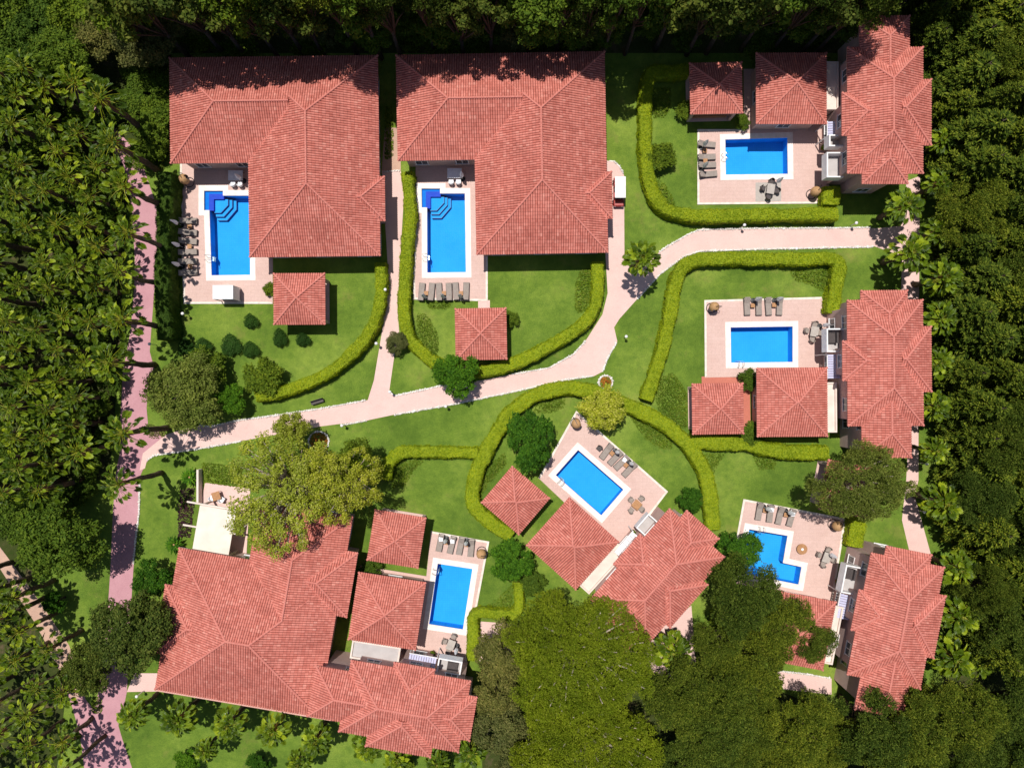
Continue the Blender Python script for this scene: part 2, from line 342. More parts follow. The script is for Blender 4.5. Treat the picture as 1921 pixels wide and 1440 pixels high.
poly_sheet('path', gp([(1190,1180),(1255,1170),(1297,1135),(1302,1200),(1310,1300),(1225,1260)]), [], 0.008, 'path_pink', kind='structure')
poly_sheet('path', gp([(1455,1258),(1560,1272),(1560,1302),(1470,1292)]), [], 0.008, 'path_pink', kind='structure')
poly_sheet('path', gp([(238,1297),(252,1262),(310,1262),(300,1296)]), [], 0.012, 'path_pink', kind='structure')
poly_sheet('path', gp([(897,563),(919,563),(919,590),(897,590)]), [], 0.010, 'path_pink', kind='structure')
poly_sheet('path', gp([(722,240),(750,240),(752,321),(716,321)]), [], 0.010, 'path_sand', kind='structure')
PLAB = {'A': 'with six loungers along its left edge', 'B': 'with six loungers in a row along its lower edge', 'C': 'beside the upper right villa'}
for k in PATIOS:
    o = poly_sheet('patio', gp(PATIOS[k]), [WP[k]], 0.06, 'patio_stone', 0.07, 'structure')
    # pale border stones round the free edge of the patio
    if k in 'ABCD': ring = {'A': [2,3,4,0], 'B': [2,3,4,5,6], 'C': [6,7,0,1], 'D': [5,0,1]}[k]
    else: ring = {'E': [6,0,1,2], 'F': [4,0,1,2], 'G': [0,1,2]}[k]
    inner = offset(gp(PATIOS[k]), -0.22); outer = gp(PATIOS[k]); mb = MB()
    for i, j in zip(ring, ring[1:]):
        mb.add([(*outer[i], .075), (*outer[j], .075), (*inner[j], .075), (*inner[i], .075), (*outer[i], 0), (*outer[j], 0), (*inner[j], .02), (*inner[i], .02)],
               [(3, 2, 1, 0), (0, 1, 5, 4), (2, 3, 7, 6), (1, 2, 6, 5), (0, 4, 7, 3)])
    mb.build('kerb', 'patio_edge')['kind'] = 'structure'
poly_sheet('paved_floor', gp([(1316,706),(1406,708),(1408,812),(1318,812)]), [], 0.05, 'terracotta_floor', 0.05, 'structure')
poly_sheet('paved_floor', gp([(385,905),(470,916),(462,1050),(362,1035)]), [], 0.06, 'path_pink', 0.06, 'structure')
# pools
def pool(k, label):
    P = WP[k]; root = empty('swimming_pool', (*P[0], 0)); L = [Vector(p) - P[0] for p in P]; n = len(L)
    tag(root, label, 'swimming pool', 'private swimming pools')
    mb = MB(); zb, zt = -1.35, 0.085
    loops = [[Vector((p.x, p.y, 0)) for p in L]]; tr = tessellate_polygon(loops)
    def flat(z, poly=L): 
        t = tessellate_polygon([[Vector((p[0], p[1], 0)) for p in poly]]); return [(p[0], p[1], z) for p in poly], [tuple(x) for x in t]
    v, f = flat(zb); mb.add(v, f)
    mb.add([(p.x, p.y, zb) for p in L] + [(p.x, p.y, zt) for p in L], [(i, (i + 1) % n, n + (i + 1) % n, n + i) for i in range(n)])
    mb.build('basin', 'pool_tile', root)
    v, f = flat(-0.03); MB().add(v, f).build('water', 'pool_water', root)
    o = offset(L, 0.58); loops = [[Vector((p.x, p.y, 0)) for p in o], [Vector((p.x, p.y, 0)) for p in L]]
    t = tessellate_polygon(loops); vs = [(p.x, p.y, 0.09) for l in loops for p in l]; m2 = MB().add(vs, [tuple(x) for x in t])
    m2.add([(p.x, p.y, .09) for p in o] + [(p.x, p.y, .05) for p in o], [(i, (i + 1) % n, n + (i + 1) % n, n + i) for i in range(n)])
    i2 = offset(L, -0.03); m2.add([(p.x, p.y, .09) for p in L] + [(p.x, p.y, .055) for p in i2], [(i, (i + 1) % n, n + (i + 1) % n, n + i) for i in range(n)])
    m2.build('coping', 'coping', root)
    loc = lambda pts: [tuple(at(x, y).xy - P[0]) for x, y in pts]
    if k in 'AB':
        dx, dy = (0, 0) if k == 'A' else (407.5, -4.5)
        sh = lambda pts: [(x + dx, y + dy) for x, y in pts]
        def slab(pts, z, mat, nm):
            q = loc(sh(pts)); v, f = flat(z, q); n_ = len(q); m_ = MB().add(v, f); m_.add(v + [(a, b_, zb) for a, b_, _ in v], [(i, (i + 1) % n_, n_ + (i + 1) % n_, n_ + i) for i in range(n_)]); return m_.build(nm, mat, root)
        slab([(383.3,358.3),(418.7,358.3),(418.7,367.5),(395,367.5),(395,394.6),(383.3,394.6)], -0.16, 'deep_blue_tile', 'spa_ledge')
        slab([(391,363),(418.7,363),(418.7,373),(400,373),(400,394.6),(391,394.6)], -0.152, 'purple_tile', 'spa_band')
        base_ = [(397,372),(425,372),(425,383),(411,398),(399,398)]
        for i, z in ((2, -1.0), (1, -.72), (0, -.45)):
            q = [(397,372),(425 + 6 * i,372),(425 + 6 * i,383 + 3 * i),(411 + 4 * i,398 + 6 * i),(399 + i,398 + 6 * i)]
            slab(q, z, 'navy_tile', 'step_nosing')
            q2 = [(397.2,372.2),(q[1][0] - .7,372.2),(q[2][0] - .7,q[2][1] - .2),(q[3][0] - .3,q[3][1] - .7),(q[4][0],q[4][1] - .7)]
            v, f = flat(z + .006, loc(sh(q2))); MB().add(v, f).build('pool_step', 'pool_tile', root)
    return root
POOLLAB = {'A': 'blue swimming pool with corner steps beside the upper left villa', 'B': 'blue swimming pool with corner steps and six loungers below it',
 'C': 'rectangular blue pool at the upper right, half in the shadow of a tiled roof', 'D': 'rectangular blue pool at middle right with four loungers above it',
 'E': 'L-shaped blue pool at lower right partly behind a round tree', 'F': 'diagonally set blue pool in the middle of the hedge ring', 'G': 'slanting blue pool right of the lower left villa roofs'}
for k in WP: pool(k, POOLLAB[k])

# ------------------------------------------------------------------ houses
PIT, CRS = 0.245, 0.36
PROF = [(0, 0.0), (0.2, 0.07), (0.5, 0.105), (0.8, 0.07)]
def clip(poly, a, b_, c):
    out = []
    for i in range(len(poly)):
        p, q = poly[i], poly[(i + 1) % len(poly)]; hp = a * p[0] + b_ * p[1] + c; hq = a * q[0] + b_ * q[1] + c
        if hp >= -1e-9: out.append(p)
        if (hp > 1e-9 and hq < -1e-9) or (hp < -1e-9 and hq > 1e-9):
            t = hp / (hp - hq); out.append((p[0] + (q[0] - p[0]) * t, p[1] + (q[1] - p[1]) * t))
    return out
def hip_roof(V, F, UV, caps, rect, closed, e, s):
    x0, y0, x1, y1 = rect
    D = {'W': (1, 0, -x0), 'E': (-1, 0, x1), 'N': (0, -1, y1), 'S': (0, 1, -y0)}
    sec = math.sqrt(1 + s * s); edges = {}
    for k in closed:
        a, b_, c = D[k]; P = [(x0, y0), (x1, y0), (x1, y1), (x0, y1)]
        for j in closed:
            if j != k: A = D[j]; P = clip(P, A[0] - a, A[1] - b_, A[2] - c)
            if len(P) < 3: break
        if len(P) < 3: continue
        for i in range(len(P)):
            p, q = P[i], P[(i + 1) % len(P)]
            if (p[0] - q[0]) ** 2 + (p[1] - q[1]) ** 2 < .01: continue
            onb = any(abs(A[0] * p[0] + A[1] * p[1] + A[2]) < 1e-4 and abs(A[0] * q[0] + A[1] * q[1] + A[2]) < 1e-4 for A in D.values())
            if not onb:
                key = tuple(sorted([(round(p[0], 2), round(p[1], 2)), (round(q[0], 2), round(q[1], 2))])); edges[key] = k
        ux = 0 if abs(a) else 1   # which coordinate runs along the eave
        us = [p[1 - ux] if ux == 0 else p[0] for p in P]; us = [(p[0] if ux else p[1]) for p in P]
        k0 = math.floor(min(us) / PIT) * len(PROF); uu = []
        i = 0
        n0 = math.floor(min(us) / PIT)
        while True:
            tcell = n0 + i // len(PROF); t = (tcell + PROF[i % len(PROF)][0]) * PIT; uu.append((t, PROF[i % len(PROF)][1]))
            if t > max(us): break
            i += 1
        def hgt(u):
            f = (u / PIT) % 1.0
            for (a0, h0), (a1, h1) in zip(PROF, PROF[1:] + [(1.0, 0.0)]):
                if a0 <= f <= a1 + 1e-9: return h0 + (h1 - h0) * (f - a0) / (a1 - a0)
            return 0
        nx, ny, nz = -a * s / sec, -b_ * s / sec, 1 / sec
        for (t0, h0), (t1, h1) in zip(uu, uu[1:]):
            Q = clip(clip(P, 1, 0, -t0) if ux else clip(P, 0, 1, -t0), -1 if ux else 0, 0 if ux else -1, t1) if True else P
            if len(Q) < 3: continue
            ids = []
            for q in Q:
                u = q[0] if ux else q[1]; d = a * q[0] + b_ * q[1] + c
                h = h0 if abs(u - t0) < 1e-6 else h1 if abs(u - t1) < 1e-6 else hgt(u)
                V.append((q[0] + nx * h, q[1] + ny * h, e + s * d + nz * h)); UV.append((u / PIT, d * sec / CRS)); ids.append(len(V) - 1)
            F.append(ids)
    # ridge and hip lines
    hh = lambda p: e + s * min(D[k][0] * p[0] + D[k][1] * p[1] + D[k][2] for k in closed)
    for (p, q) in edges: caps.append(((p[0], p[1], hh(p)), (q[0], q[1], hh(q))))
def inside(x, y, r, g=0.0): return r[0] + g < x < r[2] - g and r[1] + g < y < r[3] - g
def house(label, cat, pivot, ang, e, comps, slope=0.41, name='villa', inset=0.62, group=None, wins=True, walls=True, flip=False):
    """comps: (x0, y0, x1, y1, closed sides) measured along the roof eaves; root stands at the pivot corner"""
    m = (HC - e) / FPX; w = at(*pivot, e); root = empty(name, (w.x, w.y, 0), -R(ang)); tag(root, label, cat, group)
    V, F, UV, caps = [], [], [], []; fas = MB(); wl = MB(); rects = []
    for ci, (x0, y0, x1, y1, cl) in enumerate(comps):
        r = (x0 * m, -y1 * m, x1 * m, -y0 * m); dz = -0.014 * ci; rects.append((r, cl))
        cc = []; hip_roof(V, F, UV, cc, r, cl, e + dz, slope); caps += [(p, q, ci) for p, q in cc]
        g = .02
        fas.box(r[0] + (g if 'W' in cl else 0), r[1] + (g if 'S' in cl else 0), e - .16 + dz, r[2] - (g if 'E' in cl else 0), r[3] - (g if 'N' in cl else 0), e - .005 + dz)
        i2 = inset + .012 * ci
        if walls: wl.box(r[0] + (i2 if 'W' in cl else 0), r[1] + (i2 if 'S' in cl else 0), 0, r[2] - (i2 if 'E' in cl else 0), r[3] - (i2 if 'N' in cl else 0), e - .10 + dz)
    me = bpy.data.meshes.new('roof'); me.from_pydata(V, [], F); me.update(); uvl = me.uv_layers.new(name='tile')
    li = np.empty(len(me.loops), dtype=np.int32); me.loops.foreach_get('vertex_index', li); uvl.data.foreach_set('uv', np.array(UV, dtype=np.float32)[li].reshape(-1))
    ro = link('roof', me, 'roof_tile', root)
    def env(x, y, skip):
        h = -9
        for qi, (r, cl) in enumerate(rects):
            if qi != skip and inside(x, y, r, -.01): h = max(h, e + slope * min({'W': x - r[0], 'E': r[2] - x, 'S': y - r[1], 'N': r[3] - y}[k] for k in cl))
        return h
    for a, b_, ci in caps:
        a, b_ = Vector(a), Vector(b_); n = max(1, int((b_ - a).length / .38)); up = Vector((0, 0, .07)); cp = MB()
        for i in range(n):
            p, q = a.lerp(b_, i / n), a.lerp(b_, (i + 1.12) / n) if i < n - 1 else b_
            mid = (p + q) / 2
            if env(mid.x, mid.y, ci) > mid.z - .05: continue
            cp.tube([p + up, q + up], [.125, .10] if b_.z >= a.z else [.10, .125], 7)
        if cp.v: cp.build('ridge_cap', 'ridge_tile', ro)
    fas.build('eaves', 'fascia', root)
    if walls: wl.build('wall', 'wall_plaster', root)
    if wins and walls:
        for ci, (r, cl) in enumerate(rects):
            i2 = inset + .012 * ci
            for k in cl:
                hor = k in 'NS'; L = (r[2] - r[0]) if hor else (r[3] - r[1]); nn = max(1, int((L - 1.5) / 3.6))
                for j in range(nn):
                    t = (j + .5) / nn
                    if hor: x = r[0] + t * L; y = r[3] - i2 if k == 'N' else r[1] + i2; dx, dy = 1, 0; o = 1 if k == 'N' else -1
                    else: y = r[1] + t * L; x = r[2] - i2 if k == 'E' else r[0] + i2; dx, dy = 0, 1; o = 1 if k == 'E' else -1
                    if any(inside(x, y, q[0], .3) for qi, q in enumerate(rects) if qi != ci): continue
                    for zf in ([0.9] if e < 5 else [0.9, 3.9]):
                        fr = MB(); w2 = .7; h2 = 1.25
                        def bx(mb, u0, u1, z0, z1, d0, d1):
                            d0, d1 = sorted((o * d0, o * d1))
                            if hor: mb.box(x + u0, y + d0, z0, x + u1, y + d1, z1)
                            else: mb.box(x + d0, y + u0, z0, x + d1, y + u1, z1)
                        bx(fr, -w2, -w2 + .09, zf, zf + h2, .004, .06); bx(fr, w2 - .09, w2, zf, zf + h2, .004, .06); bx(fr, -w2 + .09, w2 - .09, zf + h2 - .09, zf + h2, .004, .06); bx(fr, -w2 - .08, w2 + .08, zf - .07, zf, .004, .12); bx(fr, -.03, .03, zf, zf + h2 - .09, .004, .05)
                        wo = fr.build('window', 'white_paint', root); pn = MB(); bx(pn, -w2 + .09, -.03, zf, zf + h2 - .09, .006, .03); bx(pn, .03, w2 - .09, zf, zf + h2 - .09, .006, .03); pn.build('pane', 'window_glass', wo)
    root['m'] = m
    return root
def lbox(root, rect, z0, z1, mat, name, M=None):
    m = root['m']; x0, y0, x1, y1 = rect
    return MB().bbox(x0 * m, -y1 * m, z0, x1 * m, -y0 * m, z1, min(.02, (z1 - z0) / 4), M).build(name, mat, root)
hA = house('large single storey villa with L-shaped red tiled roof at the upper left', 'villa', (318, 109), -.7, 4.0, [(146, 0, 391, 375.5, 'NESW'), (0, 0, 235, 198, 'NWS'), (330, 227, 401, 310.5, 'NES')])
hB = house('large L-shaped red roofed villa with a golf cart parked at its right side', 'villa', (743, 104), -1.0, 4.0, [(144.5, 0, 391, 376.5, 'NESW'), (0, 0, 235, 198, 'NWS'), (330, 225, 400.5, 313, 'NES')])
TN = [(0, 0, 142, 237, 'NESW'), (23, -59, 117, 60, 'NEW'), (-10, 85, 50, 166, 'NWS'), (90, 60, 158, 184, 'NES'), (28, 190, 114, 256, 'ESW')]
TS = [(0, 0, 142, 236, 'NESW'), (26, 170, 119, 296, 'ESW'), (-9, 76, 50, 151, 'NWS'), (90, 50, 158, 173, 'NES'), (26, -18, 114, 60, 'NEW')]
hC = house('two storey villa with many-gabled red roof at the top right corner', 'villa', (1589, 89), 0, 6.0, TN)
hD = house('two storey red roofed villa at middle right beside the cypress wood', 'villa', (1588.4, 563), -.4, 6.0, TS)
hE = house('slightly turned two storey red roofed villa at the lower right', 'villa', (1633.6, 1035.6), 11.2, 6.0, [(0, 0, 140, 233, 'NESW'), (26, 165, 119, 294, 'ESW'), (-9, 72, 50, 150, 'NWS'), (90, 52, 154, 172, 'NES'), (26, -18, 113, 60, 'NEW')])
hF = house('diagonal villa whose red roof points into the hedge ring near the centre', 'villa', (1255.6, 952.8), 41.2, 6.0, [(0, 0, 138, 226, 'NESW'), (26, 160, 117, 262, 'ESW'), (-10.5, 72, 50, 148, 'NWS'), (86, 60, 149, 168, 'NES'), (27, -19, 108, 60, 'NEW')])
hG = house('lower villa wing with gabled red roof along the bottom edge of the lower left estate', 'villa', (883.5, 1275.8), 99.9, 6.0, [(0, 0, 136, 228, 'NESW'), (22, 165, 118, 291, 'ESW'), (-10, 70, 50, 148, 'NWS'), (85, 50, 155, 174, 'NES'), (28, -17, 112, 60, 'NEW')])
hH = house('largest lower left villa with wide hipped red roof half under a big pale green tree', 'villa', (336.5, 1026.5), 9.7, 4.0, [(0, 0, 311, 269, 'NESW'), (134, -112, 311.3, 150, 'NEW'), (250, -47, 332, 76, 'NES'), (-14, 72, 70, 202, 'NWS')])
lbox(hH, (-2, 268.5, 335, 275), 3.55, 3.75, 'fascia', 'gutter_ledge')
# annexes (closed pyramidal roofs) and open pavilions
annex = [((1418, 100), 0, 132, 133, 'square tiled annexe roof in tree shadow beside the upper right villa'),
         ((1419, 690), -.4, 132, 129, 'square tiled annexe roof directly below the middle right pool'),
         ((1068, 932), 42, 125, 121, 'square tiled annexe set diagonally below the central pool'),
         ((673, 1072), 8.8, 128, 128, 'square tiled annexe roof left of the slanting pool'),
         ((1439.6, 1103), 11, 131, 131, 'square tiled annexe roof partly hidden by a dark pine, below the L-shaped pool')]
AN = []
for pv, a, w_, h_, lab in annex: AN.append(house(lab, 'annexe', pv, a, 3.3, [(0, 0, w_, h_, 'NESW')], name='annexe'))
def pavilion(label, pv, a, w_, h_):
    root = house(label, 'pavilion', pv, a, 3.0, [(0, 0, w_, h_, 'NESW')], name='pavilion', walls=False, group='open garden pavilions with pyramid roofs')
    m = root['m']
    for x in (9, w_ - 9):
        for y in (9, h_ - 9): MB().bbox(x * m - .15, -y * m - .15, 0, x * m + .15, -y * m + .15, 2.85, .02).build('post', 'wall_plaster', root)
    MB().bbox(6 * m, -(h_ - 6) * m, 0, (w_ - 6) * m, -6 * m, .1).build('floor', 'patio_stone', root)
    q = root; bz = MB(); bz.bbox(16 * m, -(h_ - 12) * m, .1, (w_ - 16) * m, -(h_ - 20) * m, .5).build('bench', 'teak', root)
    return root
pavilion('pavilion roof standing on the lawn left of the curving hedge', (513.5, 513), -.3, 96.5, 96)
pavilion('pavilion roof behind the round dark tree, reached by a short pink path', (853.5, 579), -1.0, 96, 96.5)
pavilion('pavilion roof mostly in tree shadow at the upper right garden', (1293, 119), -1.2, 98, 96)
pavilion('pavilion roof on a red paved floor left of the middle right annexe', (1297.5, 719.5), -.8, 96, 95)
pavilion('diagonal pavilion roof inside the hedge ring', (961, 873.5), 40.5, 93, 90)
pavilion('pavilion roof speckled with leaf shadow above the lower left annexe', (704, 955), 9.2, 97, 96)
pavilion('pavilion roof almost hidden under the grey green pine at lower right', (1553, 861), 11, 96, 95)
# flat roofs, balconies, awnings
def flat_block(root, rect, z, name='flat_roof', mat='grey_screed', par=.25):
    x0, y0, x1, y1 = rect; m = root['m']; t = 3
    lbox(root, (x0 + t, y0 + t, x1 - t, y1 - t), 0, z, 'wall_plaster', 'annexe_wall')
    lbox(root, (x0 + t, y0 + t, x1 - t, y1 - t), z + .01, z + .06, mat, name)
    mb = MB()
    for q in ((x0, y0, x1, y0 + t), (x0, y1 - t, x1, y1), (x0, y0 + t, x0 + t, y1 - t), (x1 - t, y0 + t, x1, y1 - t)): mb.box(q[0] * m, -q[3] * m, z - .15, q[2] * m, -q[1] * m, z + par)
    mb.build('parapet', 'terrace_plaster', root)
flat_block(AN[0], (132, 15, 156, 105), 3.0, mat='terrace_plaster'); flat_block(AN[1], (132, 28, 152, 122), 2.9, mat='terrace_plaster')
flat_block(AN[3], (8, 128, 100, 162), 3.1); flat_block(AN[2], (12, -0, 40, 0.01), 0.1) if False else None
flat_block(AN[2], (123, 4, 152, 112), 2.6, mat='terrace_plaster'); flat_block(AN[4], (131, 8, 148, 118), 3.0, mat='terrace_plaster')
def balcony(root, y0, y1, dep=1.75, z=3.0, wx=12.0, sofa=None):
    m = root['m']; X1 = wx * m; X0 = X1 - dep; a, b_ = -y1 * m, -y0 * m
    fl = MB().box(X0, a, z - .2, X1, b_, z).build('balcony', 'grey_screed', root)
    r = MB(); t = .12; r.box(X0 - .02, a - .02, z - .25, X0 + t, b_ + .02, z + .95); r.box(X0 + t, a - .02, z - .25, X1, a + t, z + .95); r.box(X0 + t, b_ - t, z - .25, X1, b_ + .02, z + .95)
    r.build('parapet', 'white_paint', fl)
    if sofa: MB().bbox(X0 + .4, b_ - 1.5, z, X0 + 1.25, b_ - .4, z + .45).bbox(X0 + 1.1, b_ - 1.5, z + .2, X0 + 1.3, b_ - .4, z + .85).build('sofa', 'dark_rattan', fl)
def awning(root, y0, y1, mat='lilac_fabric', z=3.3, dep=1.2, wx=12.0):
    m = root['m']; X1 = wx * m - .05; X0 = X1 - dep; a, b_ = -y1 * m, -y0 * m; aw = MB(); n = max(4, int((b_ - a) / .25))
    for i in range(n):
        p, q = a + (b_ - a) * i / n, a + (b_ - a) * (i + .82) / n
        aw.add([(X0, p, z - .25), (X1, p, z), (X1, q, z), (X0, q, z - .25), (X0, p, z - .29), (X1, p, z - .04), (X1, q, z - .04), (X0, q, z - .29)], [(0, 1, 2, 3), (7, 6, 5, 4), (0, 4, 5, 1), (3, 2, 6, 7), (0, 3, 7, 4), (1, 5, 6, 2)])
    o = aw.build('pergola_slats', mat, root)
    MB().box(X0 - .06, a - .05, z - .42, X0 + .04, b_ + .05, z - .3).box(X0 - .06, a - .05, 0, X0 + .04, a + .05, z - .42).box(X0 - .06, b_ - .05, 0, X0 + .04, b_ + .05, z - .42).build('pergola_frame', 'white_paint', root)
balcony(hC, 184, 232); balcony(hC, 150, 172, 1.5); awning(hC, 118, 146)
balcony(hD, 50, 95, sofa=1); awning(hD, 99, 146)
balcony(hE, 38, 92, sofa=1); awning(hE, 97, 145)
balcony(hF, 34, 70, 1.3); awning(hF, 80, 134, 'white_fabric', dep=1.0)
balcony(hG, 22, 68, 1.5, sofa=1); awning(hG, 72, 126, 'lilac_fabric', dep=1.0)
# cream canopy terrace north of the lower left villa
t = empty('canopy_terrace', at(376, 942, 2.7), -R(9.7)); t.location.z = 0; tag(t, 'flat cream fabric canopy on beams beside the big pale green tree', 'canopy')
MB().box(0, -5.1, 2.62, 3.9, -.3, 2.7).box(0, -5.1, 2.705, 3.9, -2.75, 2.715).build('fabric_cover', 'cream_fabric', t)
for y in (-.2, -2.7, -5.2): MB().bbox(-1.5, y - .09, 2.42, 4.2, y + .09, 2.6).build('beam', 'terrace_plaster', t)
for x in (.3, 3.8):
    for y in (-.2, -5.2): MB().bbox(x - .09, y - .09, 0, x + .09, y + .09, 2.42).build('post', 'terrace_plaster', t)
tag(MB().bbox(-.12, -.1, 0, .12, 3.6, 1.0).build('garden_wall', 'terrace_plaster'), 'low pale wall piece beside the cream canopy', 'wall').location = at(378, 940, 0)

# ------------------------------------------------------------------ edging stones, hedges, beds
rng0 = random.Random(5)
ICO = bmesh.new(); bmesh.ops.create_icosphere(ICO, subdivisions=1, radius=1); ICOV = [v.co.copy() for v in ICO.verts]; ICOF = [[v.index for v in f.verts] for f in ICO.faces]; ICO.free()
def edging(pts, label):
    L = resample(gp(pts), .27); o = Vector((*L[0], 0)); mb = MB()
    l, r_ = [], []
    for i, p in enumerate(L):
        d = (L[min(i + 1, len(L) - 1)] - L[max(i - 1, 0)]).normalized() * .07; l.append((p.x - d.y - o.x, p.y + d.x - o.y)); r_.append((p.x + d.y - o.x, p.y - d.x - o.y))
    n = len(L); mb.add([(*q, .045) for q in l + r_], [(i, n + i, n + i + 1, i + 1) for i in range(n - 1)])
    for i, p in enumerate(L):
        if rng0.random() < .06: continue
        s = rng0.uniform(.10, .16); M = Matrix.Rotation(rng0.random() * 6, 3, 'Z')
        mb.add([M @ Vector((v.x * s * rng0.uniform(.9, 1.4), v.y * s * rng0.uniform(.7, 1.1), v.z * s * .9)) + Vector((*p, .06)) - o + Vector((rng0.uniform(-.05, .05), rng0.uniform(-.05, .05), 0)) for v in ICOV], ICOF)
    ob = mb.build('stone_edging', 'white_stone'); ob.location = o
    tag(ob, label, 'stone edging', 'rows of white stones edging the paths')
E = [([(377,797),(394,800),(442,789),(530,777),(614,764),(685,751)], 'white stones along the upper path edge left of the narrow cross path'),
 ([(732,736),(741,742),(830,723)], 'white stones along the upper path edge left of the round dark tree'),
 ([(960,702),(1030,690),(1075,665),(1098,640)], 'white stones between the path and the curved hedge below the second pool'),
 ([(277,862),(289,854),(377,840.5),(453,827)], 'white stones along the lower path edge at the left junction'),
 ([(641,797),(690,788)], 'short row of white stones on the lower path edge below the cross path'),
 ([(742,777),(850,758),(960,735),(1060,712),(1112,705)], 'long row of white stones on the lower path edge above the hedge ring'),
 ([(1130,697),(1140,670),(1157,642)], 'white stones where the path widens at the hedge ring'),
 ([(1196,560),(1238,514),(1280,483),(1312,471),(1400,468),(1640,463)], 'white stones along the lower edge of the upper right path'),
 ([(1238,472),(1252,462),(1290,440),(1312,431),(1400,429),(1634,427)], 'white stones along the upper edge of the upper right path'),
 ([(1143,302),(1152,303),(1162,312),(1170,328)], 'curved row of white stones behind the golf cart'),
 ([(262,900),(261,960),(255,1010),(250,1060)], 'white stones right of the mauve path beside the lower left lawn'),
 ([(1455,1257),(1510,1263),(1556,1271)], 'white stones above the short path at the lower right pines'),
 ([(722,322),(752,320)], 'white stones closing the path between the two large villas')]
for p, l in E: edging(p, l)
for c_, r_, l in (((1136, 717), 13, 'ring of white stones round the orange bed at the hedge ring'), ((598, 828), 19, 'ring of white stones round the orange bed beside the big pale tree')):
    edging([(c_[0] + r_ * math.cos(t * math.pi / 12), c_[1] + r_ * math.sin(t * math.pi / 12)) for t in range(25)], l)
def scatter_leaves(P, Nn, size, rng, up=.5): return leaf_quads(P, norm(Nn + np.array([0, 0, up]) + rng.normal(scale=.30, size=P.shape)), size, rng)
def hedge(pts, wpx, h, label, mat='hedge_leaf', seed=1, zt=None, dens=150, ls=.075):
    pts = [at(x, y, h) for x, y in pts]; L = resample(smooth_line([p.xy for p in pts]), .28); w = wpx / 17.2 / 2; o = Vector((*L[0], 0)); rng = np.random.default_rng(seed)
    prof = [(-1, 0), (-1.02, .35), (-1, .7), (-.97, .9), (-.8, 1), (-.35, 1.02), (.1, 1.03), (.55, 1.01), (.85, .98), (1, .86), (1.02, .5), (1, 0)]
    vs, fs = [], []; n = len(prof); C = []; T = []
    for i, p in enumerate(L):
        d = (L[min(i + 1, len(L) - 1)] - L[max(i - 1, 0)]).normalized(); nn = Vector((-d.y, d.x))
        for a, b_ in prof:
            q = Vector((p.x + nn.x * a * w, p.y + nn.y * a * w, b_ * h)); k = noise.noise(q * .6) * .16 + noise.noise(q * 1.7) * .12 + noise.noise(q * 4.1) * .07
            q += Vector((nn.x * a * k, nn.y * a * k, (k * .8) if b_ > .5 else 0)); vs.append(q - o)
        if i:
            for k in range(n - 1): fs.append(((i - 1) * n + k, i * n + k, i * n + k + 1, (i - 1) * n + k + 1))
    fs += [tuple(range(n))[::-1], tuple(range(len(vs) - n, len(vs)))]
    root = MB().add(vs, fs).build('hedge', 'hedge_core' if mat == 'hedge_leaf' else 'hedge_dark'); root.location = o; tag(root, label, 'hedge', 'clipped garden hedges')
    A = np.array([[vs[i][:] for i in f] for f in fs if len(f) == 4]); e1 = A[:, 1] - A[:, 0]; e2 = A[:, 3] - A[:, 0]; cr = np.cross(e1, e2); ar = np.linalg.norm(cr, axis=1)
    m_ = int(ar.sum() * dens); idx = rng.choice(len(A), m_, p=ar / ar.sum()); u, v = rng.random((2, m_, 1)); P = A[idx, 0] + e1[idx] * u + e2[idx] * v; Nn = norm(cr[idx]); Nn *= np.where(Nn[:, 2:] < -.01, -1, 1)
    ctr = A[idx].mean(axis=1); P += Nn * rng.uniform(-.02, .13, (m_, 1)) ** 1.0
    quads('leaves', scatter_leaves(P, Nn, ls, rng, .35), mat, root)
    return root
HG = [([(309,322),(305,420),(303,520),(307,640)], 28, 2.5, 'tall dark hedge between the mauve path and the upper left villa', 'hedge_dark'),
 ([(713,492),(714,545),(703,602),(674,648),(624,692),(562,724),(478,745)], 20, 1.5, 'yellow green hedge curving round the lawn of the upper left villa', 'hedge_leaf'),
 ([(764,322),(769,400),(763,470),(757,560),(762,620),(785,656),(825,684),(880,697),(945,688),(1010,660),(1070,626),(1110,590),(1122,548),(1121,490)], 21, 1.4, 'long hedge that loops under the second villa garden', 'hedge_leaf'),
 ([(1310,128),(1262,132),(1222,137),(1213,170),(1211,250),(1214,310),(1222,350),(1242,384),(1272,399),(1330,404),(1480,402),(1577,400)], 23, 1.5, 'long hedge enclosing the upper right garden', 'hedge_leaf'),
 ([(1562,350),(1560,385)], 30, 1.45, 'short hedge block beside the upper right villa balcony', 'hedge_leaf'),
 ([(1562,588),(1570,540),(1572,487),(1500,485),(1330,485),(1290,494),(1271,522),(1256,600),(1240,670),(1213,752)], 23, 1.4, 'hedge framing the middle right garden on three sides', 'hedge_leaf'),
 ([(1296,826),(1335,832),(1400,833),(1440,844),(1500,849),(1560,850)], 25, 1.4, 'hedge running right from the hedge ring under the middle right pavilion', 'hedge_leaf'),
 ([(958,1008),(905,968),(886,935),(895,885),(915,842),(938,802),(968,765),(1010,739),(1060,728),(1110,734),(1165,756),(1215,777),(1255,802),(1290,832),(1314,866),(1329,905),(1336,950),(1338,995)], 25, 1.4, 'hedge ring enclosing the central diagonal villa garden', 'hedge_leaf'),
 ([(722,900),(728,868),(755,848),(800,848),(898,850)], 20, 1.3, 'hedge that ends at the big pale tree and joins the hedge ring', 'hedge_leaf'),
 ([(972,1092),(968,1150),(895,1152),(888,1190),(884,1240)], 18, 1.3, 'stepped hedge right of the slanting pool', 'hedge_leaf'),
 ([(1612,968),(1604,1030)], 28, 1.4, 'short hedge block above the lower right villa balcony', 'hedge_leaf')]
for i, (p, w_, h, l, mt) in enumerate(HG): hedge(p, w_, h, l, mt, seed=i + 10)
